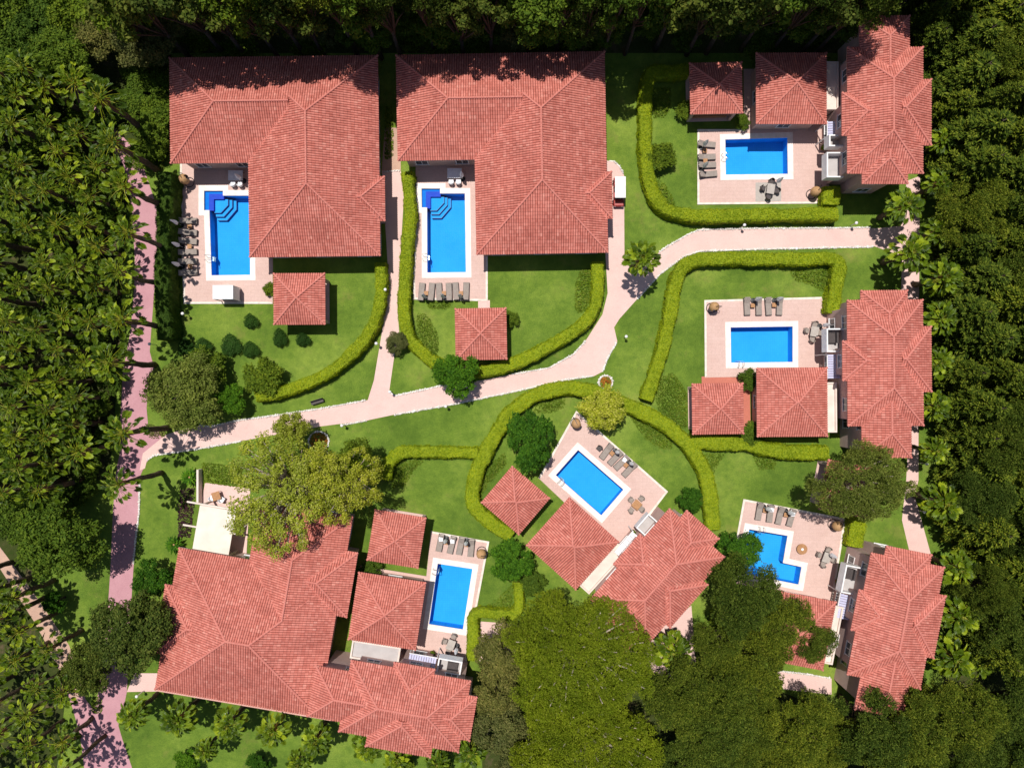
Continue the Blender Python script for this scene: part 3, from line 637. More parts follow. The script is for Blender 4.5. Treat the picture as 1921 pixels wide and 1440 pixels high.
def bed(pts, label, mat='bed_leaf', h=.28, seed=1, name='flower_bed'):
    poly = gp(pts); xs = [p[0] for p in poly]; ys = [p[1] for p in poly]; rng = np.random.default_rng(seed); cx, cy = sum(xs) / len(xs), sum(ys) / len(ys)
    A = abs(sum(poly[i][0] * poly[(i + 1) % len(poly)][1] - poly[(i + 1) % len(poly)][0] * poly[i][1] for i in range(len(poly)))) / 2
    n = int((max(xs) - min(xs)) * (max(ys) - min(ys)) * 110); X = rng.uniform(min(xs), max(xs), n); Y = rng.uniform(min(ys), max(ys), n)
    ins = np.zeros(n, bool); dist = np.full(n, 9.)
    for i in range(len(poly)):
        x1, y1 = poly[i]; x2, y2 = poly[(i + 1) % len(poly)]; c = ((y1 > Y) != (y2 > Y)); xi = (x2 - x1) * (Y - y1) / (y2 - y1 + 1e-12) + x1; ins ^= c & (X < xi)
        tt = np.clip(((X - x1) * (x2 - x1) + (Y - y1) * (y2 - y1)) / ((x2 - x1) ** 2 + (y2 - y1) ** 2), 0, 1); dist = np.minimum(dist, np.hypot(X - x1 - tt * (x2 - x1), Y - y1 - tt * (y2 - y1)))
    k = ins | (dist < .12); X, Y, dist = X[k], Y[k], dist[k]; Z = h * np.minimum(1, dist / .35) * rng.uniform(.6, 1.1, len(X)) + .03
    P = np.stack([X - cx, Y - cy, Z], 1); o = quads(name, leaf_quads(P, norm(rng.normal(scale=.5, size=P.shape) + [0, 0, 1]), .10, rng), mat); o.location = (cx, cy, 0)
    return tag(o, label, 'flower bed' if name == 'flower_bed' else name)
def ell(cx, cy, rx, ry, a=0, n=14): return [(cx + rx * math.cos(t) * math.cos(R(a)) - ry * math.sin(t) * math.sin(R(a)), cy + rx * math.cos(t) * math.sin(R(a)) + ry * math.sin(t) * math.cos(R(a))) for t in [2 * math.pi * i / n for i in range(n)]]
BEDS = [(ell(1094, 545, 15, 42, 8), 'dark green bed against the curved hedge of the second villa', 'bed_leaf'),
 (ell(802, 628, 16, 42, -20), 'speckled bed beside the hedge left of the second pavilion', 'bed_leaf'),
 ([(1228,165),(1258,165),(1257,205),(1240,222),(1224,222)], 'dark bed in the top corner of the upper right garden', 'bed_leaf'),
 ([(1231,338),(1245,345),(1266,383),(1262,388),(1240,378),(1230,355)], 'flowering bed in the lower corner of the upper right garden', 'bed_leaf'),
 ([(1482,508),(1556,506),(1556,552),(1520,532),(1494,525)], 'triangular dark green bed in the corner of the middle right hedge', 'bed_leaf'),
 ([(1232,712),(1262,700),(1290,740),(1290,800),(1262,805),(1238,770),(1230,745)], 'dark bed left of the middle right pavilion', 'bed_leaf'),
 ([(1182,778),(1215,785),(1250,812),(1262,838),(1240,842),(1210,820)], 'lens shaped bed inside the hedge ring at its upper right', 'bed_leaf'),
 ([(1010,757),(1060,748),(1056,762),(1035,772),(1000,775)], 'small bed inside the hedge ring at its top', 'bed_leaf'),
 ([(912,880),(945,850),(950,870),(915,905),(900,935),(902,905)], 'dark bed between the hedge ring and the diagonal pavilion', 'bed_leaf'),
 ([(1325,850),(1358,850),(1340,880),(1335,890),(1320,862)], 'dark bed in the angle of two hedges right of the ring', 'bed_leaf'),
 ([(1412,852),(1458,852),(1450,880),(1425,878)], 'low bed under the hedge near the grey green pine', 'bed_leaf'),
 ([(735,870),(795,862),(770,888),(757,910),(735,915)], 'dark bed inside the bend of the hedge by the big tree', 'bed_leaf'),
 ([(938,1120),(962,1095),(962,1142),(905,1142)], 'triangular bed left of the stepped hedge', 'bed_leaf'),
 ([(378,868),(455,878),(452,912),(385,903)], 'green bed above the cream canopy', 'bed_leaf'),
 ([(340,915),(366,915),(356,1005),(334,1008)], 'dark purple planting strip left of the cream canopy', 'bed_purple'),
 (ell(1136, 717, 11, 11), 'orange flower bed in a white stone ring at the hedge ring', 'bed_orange'),
 (ell(598, 828, 17, 17), 'orange flower bed in a white stone ring beside the big pale tree', 'bed_orange'),
 ([(800,568),(846,566),(840,578),(810,580)], 'small bed above the second pavilion', 'bed_leaf'),
 ([(276,795),(305,805),(310,815),(290,822),(272,812)], 'grey leaved bed at the fork of the two paths', 'leaf_grey'),
 ([(262,300),(300,120),(318,120),(322,310),(300,318)], 'pinkish flowering strip left of the upper left villa', 'bed_leaf'),
 ([(722,200),(734,200),(738,290),(724,300)], 'narrow green strip between the two large villas', 'bed_leaf'),
 (ell(182, 1322, 10, 16), 'small green island where the left paths fork', 'bed_leaf')]
for i, (p, l, mt) in enumerate(BEDS): bed(p, l, mt, seed=40 + i)

# ------------------------------------------------------------------ plants
def limbs(mb, base_h, R_, zc, n, rnd, r0, targets=None):
    mb.tube([(0, 0, -.1), (rnd.uniform(-.1, .1), rnd.uniform(-.1, .1), base_h * .5), (0, 0, base_h)], [r0 * 1.25, r0 * .9, r0 * .75], 8)
    for i in range(n):
        if targets is not None: t = targets[i]
        else: a = 2 * math.pi * (i + rnd.random() * .6) / n; rr = R_ * rnd.uniform(.5, .9); t = (rr * math.cos(a), rr * math.sin(a), zc * rnd.uniform(.85, 1.1))
        t = Vector(t); s = Vector((0, 0, base_h * rnd.uniform(.75, 1))); mid = s.lerp(t, .5) + Vector((rnd.uniform(-.3, .3), rnd.uniform(-.3, .3), rnd.uniform(-.1, .3)))
        mb.tube([s, mid, t], [r0 * .5, r0 * .3, r0 * .1], 5)
def tree_kind(seed, R_, H, nl, lr, per, ls, leaf, bark, mode='leaf', flat=.6, name='tree', r0=.22, sep=.62, nb=14, low=.35):
    """crown of many lobes; every lobe a shell of leaf-sized faces"""
    def make():
        rng = np.random.default_rng(seed); rnd = random.Random(seed); root = empty(name, (0, 0, 0)); th = H * .45; Ls = []; tries = 0
        while len(Ls) < nl and tries < nl * 40:
            tries += 1; a = rnd.random() * 2 * math.pi; rr = math.sqrt(rnd.random()) * R_ * .9
            edge = R_ * (1 + .22 * math.sin(a * 3 + seed) + .12 * math.sin(a * 5 + seed * 2)) * .88
            if rr > edge: continue
            zt = math.sqrt(max(0, 1 - (rr / (R_ * 1.15)) ** 2)); z = th + (H - th) * (zt * rnd.uniform(.35, 1.0) if rnd.random() < low else zt * rnd.uniform(.78, 1.0)) - lr * .4
            if any((x - rr * math.cos(a)) ** 2 + (y - rr * math.sin(a)) ** 2 + (zz - z) ** 2 < (lr * sep) ** 2 for x, y, zz, _ in Ls): continue
            Ls.append((rr * math.cos(a), rr * math.sin(a), z, lr * rnd.uniform(.6, 1.25)))
        P, Nn = [], []
        for x, y, z, r in Ls:
            n = int(per * (r / lr) ** 2); d = norm(rng.normal(size=(n, 3))); d[:, 2] = np.where(d[:, 2] < -.25, -d[:, 2], d[:, 2])
            q = d * r * rng.uniform(.55, 1.08, (n, 1)) * np.array([1, 1, flat]); wob = 1 + .25 * np.sin(d[:, :1] * 7 + x) * np.cos(d[:, 1:2] * 6 + y)
            P.append(q * wob + [x, y, z]); Nn.append(d)
        P = np.concatenate(P); Nn = np.concatenate(Nn)
        if mode == 'leaf': Q = leaf_quads(P, norm(Nn * .7 + rng.normal(scale=.5, size=P.shape) + [0, 0, .35]), ls, rng)
        else:   # tufts of needles
            k = 4; P2 = np.repeat(P, k, 0); dr = norm(np.repeat(Nn, k, 0) * .7 + rng.normal(scale=.75, size=P2.shape) + [0, 0, .35]); L = (ls * rng.uniform(.8, 1.7, len(P2)))[:, None]
            sd = norm(np.cross(dr, rng.normal(size=P2.shape))) * ls * .2; Q = np.stack([P2 - sd * .4, P2 + dr * L * .6 - sd, P2 + dr * L, P2 + dr * L * .6 + sd], 1)
        quads('crown', Q, leaf, root)
        mb = MB(); ts = rnd.sample(Ls, min(nb, len(Ls))); limbs(mb, th * .8, R_, H, len(ts), rnd, r0, [(x, y, z + r * .45 * (1.05 if bark == 'pale_bark' else 0)) for x, y, z, r in ts]); mb.build('trunk', bark, root, True)
        return root
    return Kind(make)
def conifer_kind(seed, R_, H, leaf, name='conifer'):
    """tall conifer: drooping sprays round a leader"""
    def make():
        rng = np.random.default_rng(seed); rnd = random.Random(seed); root = empty(name, (0, 0, 0)); Q = []; mb = MB(); mb.tube([(0, 0, -.1), (.1, 0, H * .5), (0, 0, H)], [.28, .18, .03], 7)
        nb = 95
        for i in range(nb):
            t = (i + .5) / nb; z0 = H * (.18 + .8 * t); L = R_ * (1 - t) ** .65 * rnd.uniform(.7, 1.15) + .35; a = i * 2.399 + rnd.uniform(-.3, .3)
            d = np.array([math.cos(a), math.sin(a), 0]); n = int(110 * L / R_) + 30; s = rng.uniform(.12, 1, n) ** .8; side = np.array([-d[1], d[0], 0]); w = (1 - s) * L * .30 + .12
            off = rng.uniform(-1, 1, n) * w; P = np.outer(s * L, d) + np.outer(off, side) + np.stack([np.zeros(n), np.zeros(n), z0 + .25 * L * s - .42 * L * s ** 2 + rng.uniform(-.12, .12, n)], 1)
            dr = norm(d * .75 + side * (off / w)[:, None] * .7 + rng.normal(scale=.28, size=(n, 3)) + [0, 0, .15]); Ll = rng.uniform(.3, .62, n)[:, None]; sd = norm(np.cross(dr, rng.normal(scale=.35, size=(n, 3)) + [0, 0, 1])) * .08
            Q.append(np.stack([P - sd * .5, P + dr * Ll * .55 - sd, P + dr * Ll, P + dr * Ll * .55 + sd], 1))
            if i % 4 == 0: mb.tube([(0, 0, z0 - .1), tuple(d * L * .5 + [0, 0, z0 + .05 * L]), tuple(d * L * .9 + [0, 0, z0 - .12 * L])], [.06, .04, .015], 4)
        quads('crown', np.concatenate(Q), leaf, root); mb.build('trunk', 'bark', root, True)
        return root
    return Kind(make)
def fan_leaf(mb, M, rad, droop, rnd):
    n = 13; pts = [Vector((0, 0, 0))]
    for i in range(n * 2 + 1):
        a = R(-125 + 250 * i / (n * 2)); tip = i % 2 == 1; r = rad * (1.15 if tip else .90) * (1 - .38 * abs(math.sin(a * .5))) * rnd.uniform(.92, 1.06)
        z = (.05 if tip else -.03) * rad - droop * r * r / rad + .34 * abs(r * math.sin(a)); pts.append(Vector((r * math.cos(a), r * math.sin(a) * .68, z)))
    mid = [Vector((p.x * .5, p.y * .5, p.z * .25 + (.02 if i % 2 == 0 else -.02))) for i, p in enumerate(pts[1:])]
    V = [M @ p for p in [pts[0]] + mid + pts[1:]]; k = len(mid); F = []
    for i in range(k - 1): F += [(0, 1 + i, 2 + i), (1 + i, 1 + k + i, 2 + k + i, 2 + i)]
    mb.add(V, F)
def palm_kind(seed, H=1.0, nlv=44, rad=.40, pet=1.35):
    def make():
        rnd = random.Random(seed); root = empty('fan_palm', (0, 0, 0)); mb = MB(); st = MB()
        for i in range(nlv):
            t = i / nlv; el = R(72 - 95 * t + rnd.uniform(-7, 7)); az = i * 2.399 + rnd.uniform(-.25, .25); L = pet * (.55 + .5 * min(1, t * 1.7)) * rnd.uniform(.85, 1.12)
            d = Vector((math.cos(az) * math.cos(el), math.sin(az) * math.cos(el), math.sin(el))); tip = d * L + Vector((0, 0, -.12 * L * L)); q = d * L * .5 + Vector((0, 0, .03))
            st.tube([(0, 0, 0), q, tip], [.035, .022, .014], 4, False)
            el2 = el - R(22 + rnd.uniform(-12, 16)); x = Vector((math.cos(az) * math.cos(el2), math.sin(az) * math.cos(el2), math.sin(el2))); y = Vector((-math.sin(az), math.cos(az), 0)); roll = rnd.uniform(-.8, .8)
            z = x.cross(y); y2 = y * math.cos(roll) + z * math.sin(roll); z2 = x.cross(y2); M = Matrix((x, y2, z2)).transposed().to_4x4(); M.translation = tip
            fan_leaf(mb, M, rad * rnd.uniform(.8, 1.15) * (.75 + .35 * min(1, t * 2)), .22, rnd)
        c = mb.build('crown', 'palm_leaf', root); st.build('leaf_stalks', 'leaf_light', root)
        tr = MB(); pr = [(.19, -H_ / 1) for H_ in ()]; n = 10; L_ = 8.0
        tr.tube([(.06 * math.sin(i), .04 * math.cos(i * 1.3), -L_ * i / n) for i in range(n + 1)], [.17 + .035 * (i % 2) + .008 * i for i in range(n + 1)], 8)
        tk = tr.build('trunk', 'palm_bark', root, True)
        sk = MB(); rr = random.Random(seed + 9)     # skirt of hanging dry stalks
        for i in range(26):
            a = i * 2.4; sk.tube([(.16 * math.cos(a), .16 * math.sin(a), -.1), (.42 * math.cos(a), .42 * math.sin(a), -.55 - rr.random() * .4)], [.04, .015], 4, False)
        sk.build('dry_skirt', 'teak', root)
        return root
    return Kind(make)
PALMS = [palm_kind(s) for s in (3, 7, 12)]; DENSE = [palm_kind(s, 1.0, 62, .46, 1.15) for s in (5, 9)]
prng = random.Random(11)
def palm(px, py, h, label, group=None, s=1.0, dense=False):
    """px, py: where the crown sits at height h"""
    k = DENSE[prng.randrange(2)] if h < 6.2 and label else PALMS[prng.randrange(3)]; p = at(px, py, h)
    o = k.put(p, prng.random() * 6.28, label, 'palm tree', group, s * prng.uniform(.9, 1.1))
    ch = [c for c in bpy.data.objects if c.parent == o and c.name.startswith('trunk')] if False else None
    return o, h
# copies keep their own trunk length: scale the trunk child so its foot meets the ground
def set_trunk(o, h):
    for c in KIDS_OF(o):
        if c.name.startswith('trunk'): c.scale = (1, 1, (h + .15) / (8.0 * o.scale[2]))
def KIDS_OF(o): return CH.get(o.name, [])
palms = []
ROW = [(188,185),(212,268),(232,350),(240,437),(222,512),(228,600),(204,680),(232,812),(220,908)]
ORD = ['topmost', 'second', 'third', 'fourth', 'fifth', 'sixth', 'seventh', 'eighth', 'ninth', 'tenth', 'eleventh']
for i, (x, y) in enumerate(ROW): palms.append(palm(x, y, 8.7, '%s fan palm from the top in the row beside the mauve path' % ORD[i], 'fan palms beside the mauve path', 1.22))
def poly_in(x, y, P):
    c = False
    for i in range(len(P)):
        (x1, y1), (x2, y2) = P[i], P[(i + 1) % len(P)]
        if (y1 > y) != (y2 > y) and x < (x2 - x1) * (y - y1) / (y2 - y1) + x1: c = not c
    return c
def fill(P, step, rnd, n=4000, avoid=()):
    xs = [p[0] for p in P]; ys = [p[1] for p in P]; out = []
    for _ in range(n):
        x, y = rnd.uniform(min(xs), max(xs)), rnd.uniform(min(ys), max(ys))
        if poly_in(x, y, P) and all((x - a) ** 2 + (y - b_) ** 2 > step ** 2 for a, b_ in out) and all((x - a) ** 2 + (y - b_) ** 2 > (step * .8) ** 2 for a, b_ in avoid): out.append((x, y))
    return out
GR, GL = [], []
for x, y in fill([(-90,110),(60,130),(140,150),(160,230),(185,330),(180,600),(165,760),(150,900),(40,930),(-90,930)], 49, random.Random(3), avoid=ROW):
    palms.append(palm(x, y, 9 - 4.5 * max(0, x) / 185 + prng.uniform(-.6, .6), None, 'fan palms of the left grove', prng.uniform(.95, 1.25))); GR.append((palms[-1][0], x, y))
for x, y in fill([(-80,1075),(10,1110),(90,1190),(120,1290),(135,1350),(135,1470),(-80,1470)], 50, random.Random(4)):
    palms.append(palm(x, y, prng.uniform(5, 8), None, 'fan palms of the lower left corner', prng.uniform(.9, 1.2))); GL.append((palms[-1][0], x, y))
for i, (x, y) in enumerate([(248,1342),(333,1350),(428,1360),(512,1372),(592,1390),(690,1400),(880,1412)]):
    palms.append(palm(x, y, 5.0, '%s fan palm from the left in the row below the lower left villa' % ORD[i].replace('topmost', 'first'), 'fan palms along the bottom lawn', 1.15))
for i, (x, y) in enumerate([(1700,385),(1765,432),(1708,475),(1772,520),(1766,597),(1762,680),(1755,762),(1756,845)]):
    palms.append(palm(x, y, 5.4, '%s fan palm from the top in the row right of the two upper right villas' % ORD[i], 'fan palms right of the villas', (1.3, 1.2, 1.45, 1.3, 1.1, 1.1, 1.0, 1.0)[i]))
for i, (x, y) in enumerate([(1772,943),(1800,1068),(1802,1155),(1790,1235),(1835,1245),(1718,1312)]):
    palms.append(palm(x, y, 5.2, '%s fan palm from the top in the group beside the lower right villa' % ORD[i], 'fan palms beside the lower right villa', (1.5, 1.1, 1.3, 1.35, 1.0, .9)[i]))
for i, (x, y) in enumerate([(385,1408),(560,1432),(745,1425),(820,1432)]):
    palms.append(palm(x, y, 4.5, '%s fan palm from the left in the scattered row at the bottom edge' % ORD[i].replace('topmost', 'first'), 'fan palms at the bottom edge', .9))
palms.append(palm(1205, 483, 6.0, 'single fan palm where the pink paths meet at the centre right', None, 1.2))
palms.append(palm(1262, 1222, 4.5, 'lone fan palm below the diagonal villa beside the huge pine', None, 1.3))
palms.append(palm(1770, 262, 4.5, 'small fan palm on the grass right of the top right villa', None, .9))
palms.append(palm(1765, 345, 4.5, 'small fan palm in shade below right of the top right villa', None, 1.0))
CH = {}
for c in bpy.data.objects:
    if c.parent: CH.setdefault(c.parent.name, []).append(c)
for o, h in palms: set_trunk(o, h)
def cycad():
    root = empty('cycad', (0, 0, 0)); mb = MB(); rnd = random.Random(2)
    for i in range(34):
        a = i * 2.399; el = R(15 + 50 * (1 - i / 34)); L = 1.25 * rnd.uniform(.85, 1.1); d = Vector((math.cos(a), math.sin(a), 0)); s = Vector((-d.y, d.x, 0)); P = [d * L * t * math.cos(el) + Vector((0, 0, .7 + L * (t * math.sin(el) - .45 * t * t))) for t in (0, .35, .7, 1)]
        for p, q, w0, w1 in zip(P, P[1:], (.05, .13, .11), (.13, .11, .02)): mb.add([p - s * w0, q - s * w1, q + Vector((0, 0, .03)), p + Vector((0, 0, .03)), q + s * w1, p + s * w0], [(0, 1, 2, 3), (3, 2, 4, 5)])
    mb.build('crown', 'leaf_dark', root); MB().lathe([(.22, 0), (.26, .4), (.2, .7), (.12, .85), (0, .9)], 10).build('trunk', 'wicker', root, True)
    return root
K = Kind(cycad); K.put(at(362, 893), 0, 'dark spiky cycad beside the path above the cream canopy', 'cycad', 'cycads by the lower left villa'); K.put(at(333, 1018), 1, 'dark spiky cycad at the corner of the largest lower left roof', 'cycad', 'cycads by the lower left villa')

BIG = tree_kind(21, 7.0, 10.5, 100, .80, 250, .115, 'leaf_light', 'pale_bark', flat=.75, name='broadleaf_tree', r0=.34, nb=100, sep=1.15, low=.3)
WIDE = tree_kind(22, 8.5, 12.0, 190, .95, 260, .17, 'pine_yellow', 'pale_bark', 'pine', .6, 'stone_pine', .45, nb=110, sep=1.15, low=.3)
OLIVE = tree_kind(23, 4.0, 5.2, 60, .78, 330, .11, 'leaf_olive', 'bark', flat=.8, sep=1.0, name='broadleaf_tree', nb=20)
DARK = [tree_kind(24, 2.5, 4.2, 40, .55, 300, .11, 'leaf_dark', 'bark', flat=.8, sep=.95, name='broadleaf_tree'), tree_kind(25, 2.5, 4.4, 44, .52, 300, .11, 'leaf_dark', 'bark', flat=.8, sep=.95, name='broadleaf_tree')]
LIGHT = tree_kind(26, 2.4, 4.2, 38, .55, 260, .10, 'leaf_light', 'pale_bark', flat=.8, name='broadleaf_tree', nb=24)
MID = [tree_kind(27, 3.6, 7.5, 50, .8, 330, .14, 'leaf_mid', 'bark', flat=.8, sep=.95, name='broadleaf_tree'), tree_kind(28, 3.6, 8.0, 46, .85, 330, .14, 'leaf_mid', 'bark', flat=.8, sep=.95, name='broadleaf_tree')]
GREY = tree_kind(29, 3.0, 6.5, 52, .75, 330, .12, 'leaf_grey', 'pale_bark', flat=.8, name='broadleaf_tree')
DOLIVE = tree_kind(30, 4.2, 8.0, 66, .78, 330, .13, 'leaf_darkolive', 'bark', flat=.8, sep=1.05, name='broadleaf_tree')
US = tree_kind(51, 1.5, 1.9, 22, .5, 260, .10, 'leaf_mid', 'bark', flat=.8, name='bush', r0=.06)
PINE = [tree_kind(31 + i, 4.2, 11.0, 30, 1.0, 300, .2, 'pine_needle', 'bark', 'pine', .6, 'pine_tree', .26, sep=1.2, low=.5) for i in range(3)]
GPINE = tree_kind(36, 4.6, 9.5, 70, .72, 200, .17, 'leaf_olive', 'pale_bark', 'pine', .6, 'pine_tree', .26, nb=26, sep=1.15)
TALL = [tree_kind(61 + i, 3.5, 17.0, 34, .85, 160, .20, ('leaf_mid', 'pine_needle', 'leaf_darkolive')[i], 'bark', ('leaf', 'pine', 'leaf')[i], .9, 'tall_tree', .24, sep=1.0, low=.5) for i in range(3)]
CON = [conifer_kind(41 + i, 3.3, 12.0, 'conifer_leaf') for i in range(3)]
def tree(k, px, py, r, R_, H, label, group=None, sx=1, sy=1, rot=None, cat='tree', hs=None):
    s = r / 17.9 / R_; hh = hs if hs else s * 1.0; zc = H * hh * .75; p = at(px, py, zc); p.z = 0
    return k.put(p, prng.random() * 6.28 if rot is None else rot, label, cat, group, (s * sx, s * sy, hh))
tree(BIG, 530, 922, 121, 7.0, 10.5, 'huge pale green tree with bare grey twigs over the lower left villa roof', rot=.4)
tree(BIG, 636, 905, 84, 7.0, 10.5, 'greener half-size tree on the right flank of the huge pale green tree', rot=2.6, hs=.95)
tree(MID[1], 668, 862, 40, 3.6, 8, 'small dark tree where the hedge meets the huge pale green tree', hs=.9)
tree(LIGHT, 545, 806, 35, 2.4, 4.2, 'small pale twiggy tree on the path side of the huge pale green tree', hs=1.4)
tree(OLIVE, 345, 735, 76, 4.0, 5.2, 'round olive green tree at the fork of the paths left of the hedge', hs=1.0)
tree(DARK[0], 432, 750, 30, 2.5, 4.2, 'small brownish green tree at the left end of the curved hedge', hs=.7)
tree(DARK[0], 858, 700, 45, 2.5, 4.2, 'round dark green tree covering the path below the second pavilion')
tree(DARK[1], 996, 826, 50, 2.5, 4.4, 'tall oval dark green tree above the diagonal pavilion', sx=.9, sy=1.25, rot=0)
tree(LIGHT, 1133, 765, 46, 2.4, 4.2, 'yellow green tree at the top corner of the diagonal patio')
tree(DARK[1], 958, 1052, 42, 2.5, 4.4, 'round dark tree between the slanting pool and the diagonal annexe')
tree(DARK[0], 1388, 1036, 43, 2.5, 4.2, 'round dark tree overhanging the L-shaped pool')
tree(DARK[1], 1295, 937, 25, 2.5, 4.4, 'small glossy tree beside the gabled end of the diagonal villa', hs=.6)
tree(DARK[0], 282, 1088, 38, 2.5, 4.2, 'bright green round tree left of the largest lower left roof', hs=.9)
tree(DOLIVE, 245, 1185, 80, 4.2, 8.0, 'large dark olive tree casting its shadow on the largest lower left roof', hs=1.0)
tree(DOLIVE, 160, 1255, 52, 4.2, 8.0, 'dark olive tree over the fork of the left paths', hs=.8)
tree(MID[0], 105, 1010, 75, 3.6, 7.5, 'dark spreading tree above the lawn left of the mauve path')
tree(MID[1], 55, 980, 60, 3.6, 8, 'dark tree at the left edge beside the sandy side path', hs=.9)
tree(DARK[1], 100, 1130, 22, 2.5, 4.4, 'small tree shading the sandy side path at lower left', hs=.6)
for i, (x, y, r) in enumerate([(350,1430,28),(482,1436,24)]):
    tree(DARK[i % 2], x, y, r, 2.5, 4.2, '%s dark tree from the left along the bottom edge lawn' % ORD[i].replace('topmost', 'first'), 'dark trees on the bottom lawn')
for i, (x, y, s_) in enumerate([(392,1402,.5),(560,1418,.5),(760,1418,.8),(830,1428,.8)]):
    US.put(at(x, y), i, '%s bush from the left among the palms of the bottom row' % ORD[i].replace('topmost', 'first'), 'bush', 'bushes of the bottom row', (s_, s_, .8))
tree(GPINE, 1620, 908, 88, 4.6, 9.5, 'grey green pine hanging over the small roof at lower right', sx=1.08, sy=.82, rot=.2)
tree(WIDE, 1085, 1245, 142, 8.5, 12.0, 'huge yellow green pine canopy at the bottom centre', rot=.8)
tree(WIDE, 1098, 1395, 140, 8.5, 12.0, 'second huge yellow green pine cut by the bottom edge', rot=2.2)
for i, (x, y, r) in enumerate([(945,1222,54),(930,1300,46),(935,1370,56),(975,1435,52)]):
    tree(GREY, x, y, r, 3.0, 6.5, '%s grey green tree from the top along the left flank of the huge pine' % ORD[i], 'grey green trees left of the huge pine', hs=1.0)
for i, (x, y, r) in enumerate([(1395,1120,70),(1455,1165,60),(1530,1200,42),(1352,1215,52),(1420,1245,62),(1290,1300,58)]):
    tree(PINE[i % 3], x, y, r, 4.2, 11, '%s dark pine from the top in the clump left of the lower right villa' % ORD[i], 'dark pines left of the lower right villa', hs=(.95, .8, .55, .8, .9, .9)[i])
rf = random.Random(8); BR, RW, TL = [], [], []
for x, y in fill([(1250,1320),(1330,1290),(1400,1275),(1500,1330),(1580,1345),(1700,1385),(1750,1350),(1860,1300),(2000,1250),(2000,1520),(1210,1520)], 72, rf):
    BR.append((tree(PINE[rf.randrange(3)], x, y, rf.uniform(55, 72), 4.2, 11, None, 'pines of the bottom right wood', hs=rf.uniform(.7, .95)), x, y))
for x, y in fill([(1800,-60),(1830,200),(1822,420),(1812,600),(1815,900),(1850,1010),(1858,1240),(2010,1240),(2010,-60)], 56, rf):
    RW.append((tree(CON[rf.randrange(3)] if rf.random() < .72 else PINE[rf.randrange(3)], x + 8, y, rf.uniform(38, 72), 3.6, 12, None, 'conifers of the right hand wood', hs=rf.uniform(.7, .95)), x, y))
CRV = []
for x, y in fill([(1730,-60),(1745,60),(1770,120),(1800,200),(1830,-60)], 42, rf):
    CRV.append((tree(CON[rf.randrange(3)], x, y, 44, 3.6, 12, None, 'conifers behind the top right villa', hs=.65), x, y))
# tall trees north of the villas: given by their foot, they throw the leafy shadow on the roofs
BELT = [('over the left half of the upper left villa', 300, 480), ('over the right half of the upper left villa', 480, 700), ('over the gap between the two large villas', 700, 800), ('over the left half of the second villa', 800, 960), ('over the right half of the second villa', 960, 1140), ('over the lawn right of the second villa', 1140, 1285), ('over the upper right pavilion', 1285, 1410), ('over the upper right annexe', 1410, 1630)]
LAB = []
for row, (yf, st, h0) in enumerate(((92, 50, 1.0), (45, 52, .95), (-5, 62, 1.0))):
    x = 318 + row * 17
    while x < 1590:
        k = TALL[rf.randrange(3)]; s = rf.uniform(.75, 1.1); x1 = x + rf.uniform(-8, 8); y1 = yf + rf.uniform(-8, 5) + (0 if row else 20 if x < 1160 else 8)
        LAB.append((k.put(at(x1, y1), rf.random() * 6.28, None, 'tree', 'tall trees of the top belt', (s, s, h0 * rf.uniform(.82, 1.12))), x1, y1, row)); x += st * rf.uniform(.8, 1.3)
x = 300
while x < 1640:      # lower trees between the trunks of the belt
    k = (MID[0], MID[1], GREY)[rf.randrange(3)]; sx = rf.uniform(.62, .85); y1 = rf.uniform(58, 84) - (0 if x < 1160 else 14)
    LAB.append((k.put(at(x, y1), rf.random() * 6.28, None, 'tree', 'tall trees of the top belt', (sx, sx, rf.uniform(.7, 1.0))), x, y1, 3)); x += rf.uniform(34, 52)
def place_labels(L, bands, axis, noun, word):
    """ordinal within a band that is named by a landmark"""
    for b_, lo, hi in bands:
        sel = sorted([q for q in L if lo <= q[axis] < hi], key=lambda q: q[3 - axis] if False else q[axis])
        for i, q in enumerate(sel):
            q[0]['label'] = '%s %s from the %s %s' % ((['first', 'second', 'third', 'fourth', 'fifth', 'sixth', 'seventh', 'eighth', 'ninth', 'tenth', 'eleventh', 'twelfth', 'thirteenth', 'fourteenth', 'fifteenth', 'sixteenth', 'seventeenth', 'eighteenth', 'nineteenth', 'twentieth'][i] if i < 20 else 'last'), noun, word, b_)
for row, nm in enumerate(('front row tree', 'middle row tree', 'back row tree', 'low shaded tree')): place_labels([q[:3] for q in LAB if q[3] == row], [(b_.replace('over', 'above'), -999 if lo == 300 else lo, hi if hi != 1630 else 9999) for b_, lo, hi in BELT], 1, nm, 'left')
for x, y in fill([(-60,-60),(290,-60),(300,60),(260,110),(120,90),(100,140),(-60,140)], 62, rf):
    TL.append((tree(MID[rf.randrange(2)] if x < 170 else GREY, x, y, rf.uniform(52, 70), 3.4, 8, None, 'leafy trees of the top left corner', hs=rf.uniform(.75, 1.0)), x, y))
TRV = []
for x, y in ((1612, 52), (1650, 48), (1695, 52), (1600, 20), (1560, 40), (1672, 0)):
    k = TALL[rf.randrange(3)]; p = at(x, y, 0); TRV.append((k.put(p, rf.random() * 6, None, 'tree', 'trees above the top right villa', (.7, .7, .95)), x, y))
HB = [('beside the upper left villa roof', -999, 310), ('beside the upper left pool', 310, 520), ('beside the upper left lawn', 520, 720), ('above the left path fork', 720, 9999)]
def two(L, cut, bands, axis, nouns, word):
    place_labels([q for q in L if q[3 - axis] < cut], bands, axis, nouns[0], word); place_labels([q for q in L if q[3 - axis] >= cut], bands, axis, nouns[1], word)
two(GR, 80, HB, 2, ('outer grove palm', 'inner grove palm'), 'top')
place_labels(GL, [('above the fork of the left paths', -999, 1290), ('below the fork of the left paths', 1290, 9999)], 2, 'corner palm', 'top')
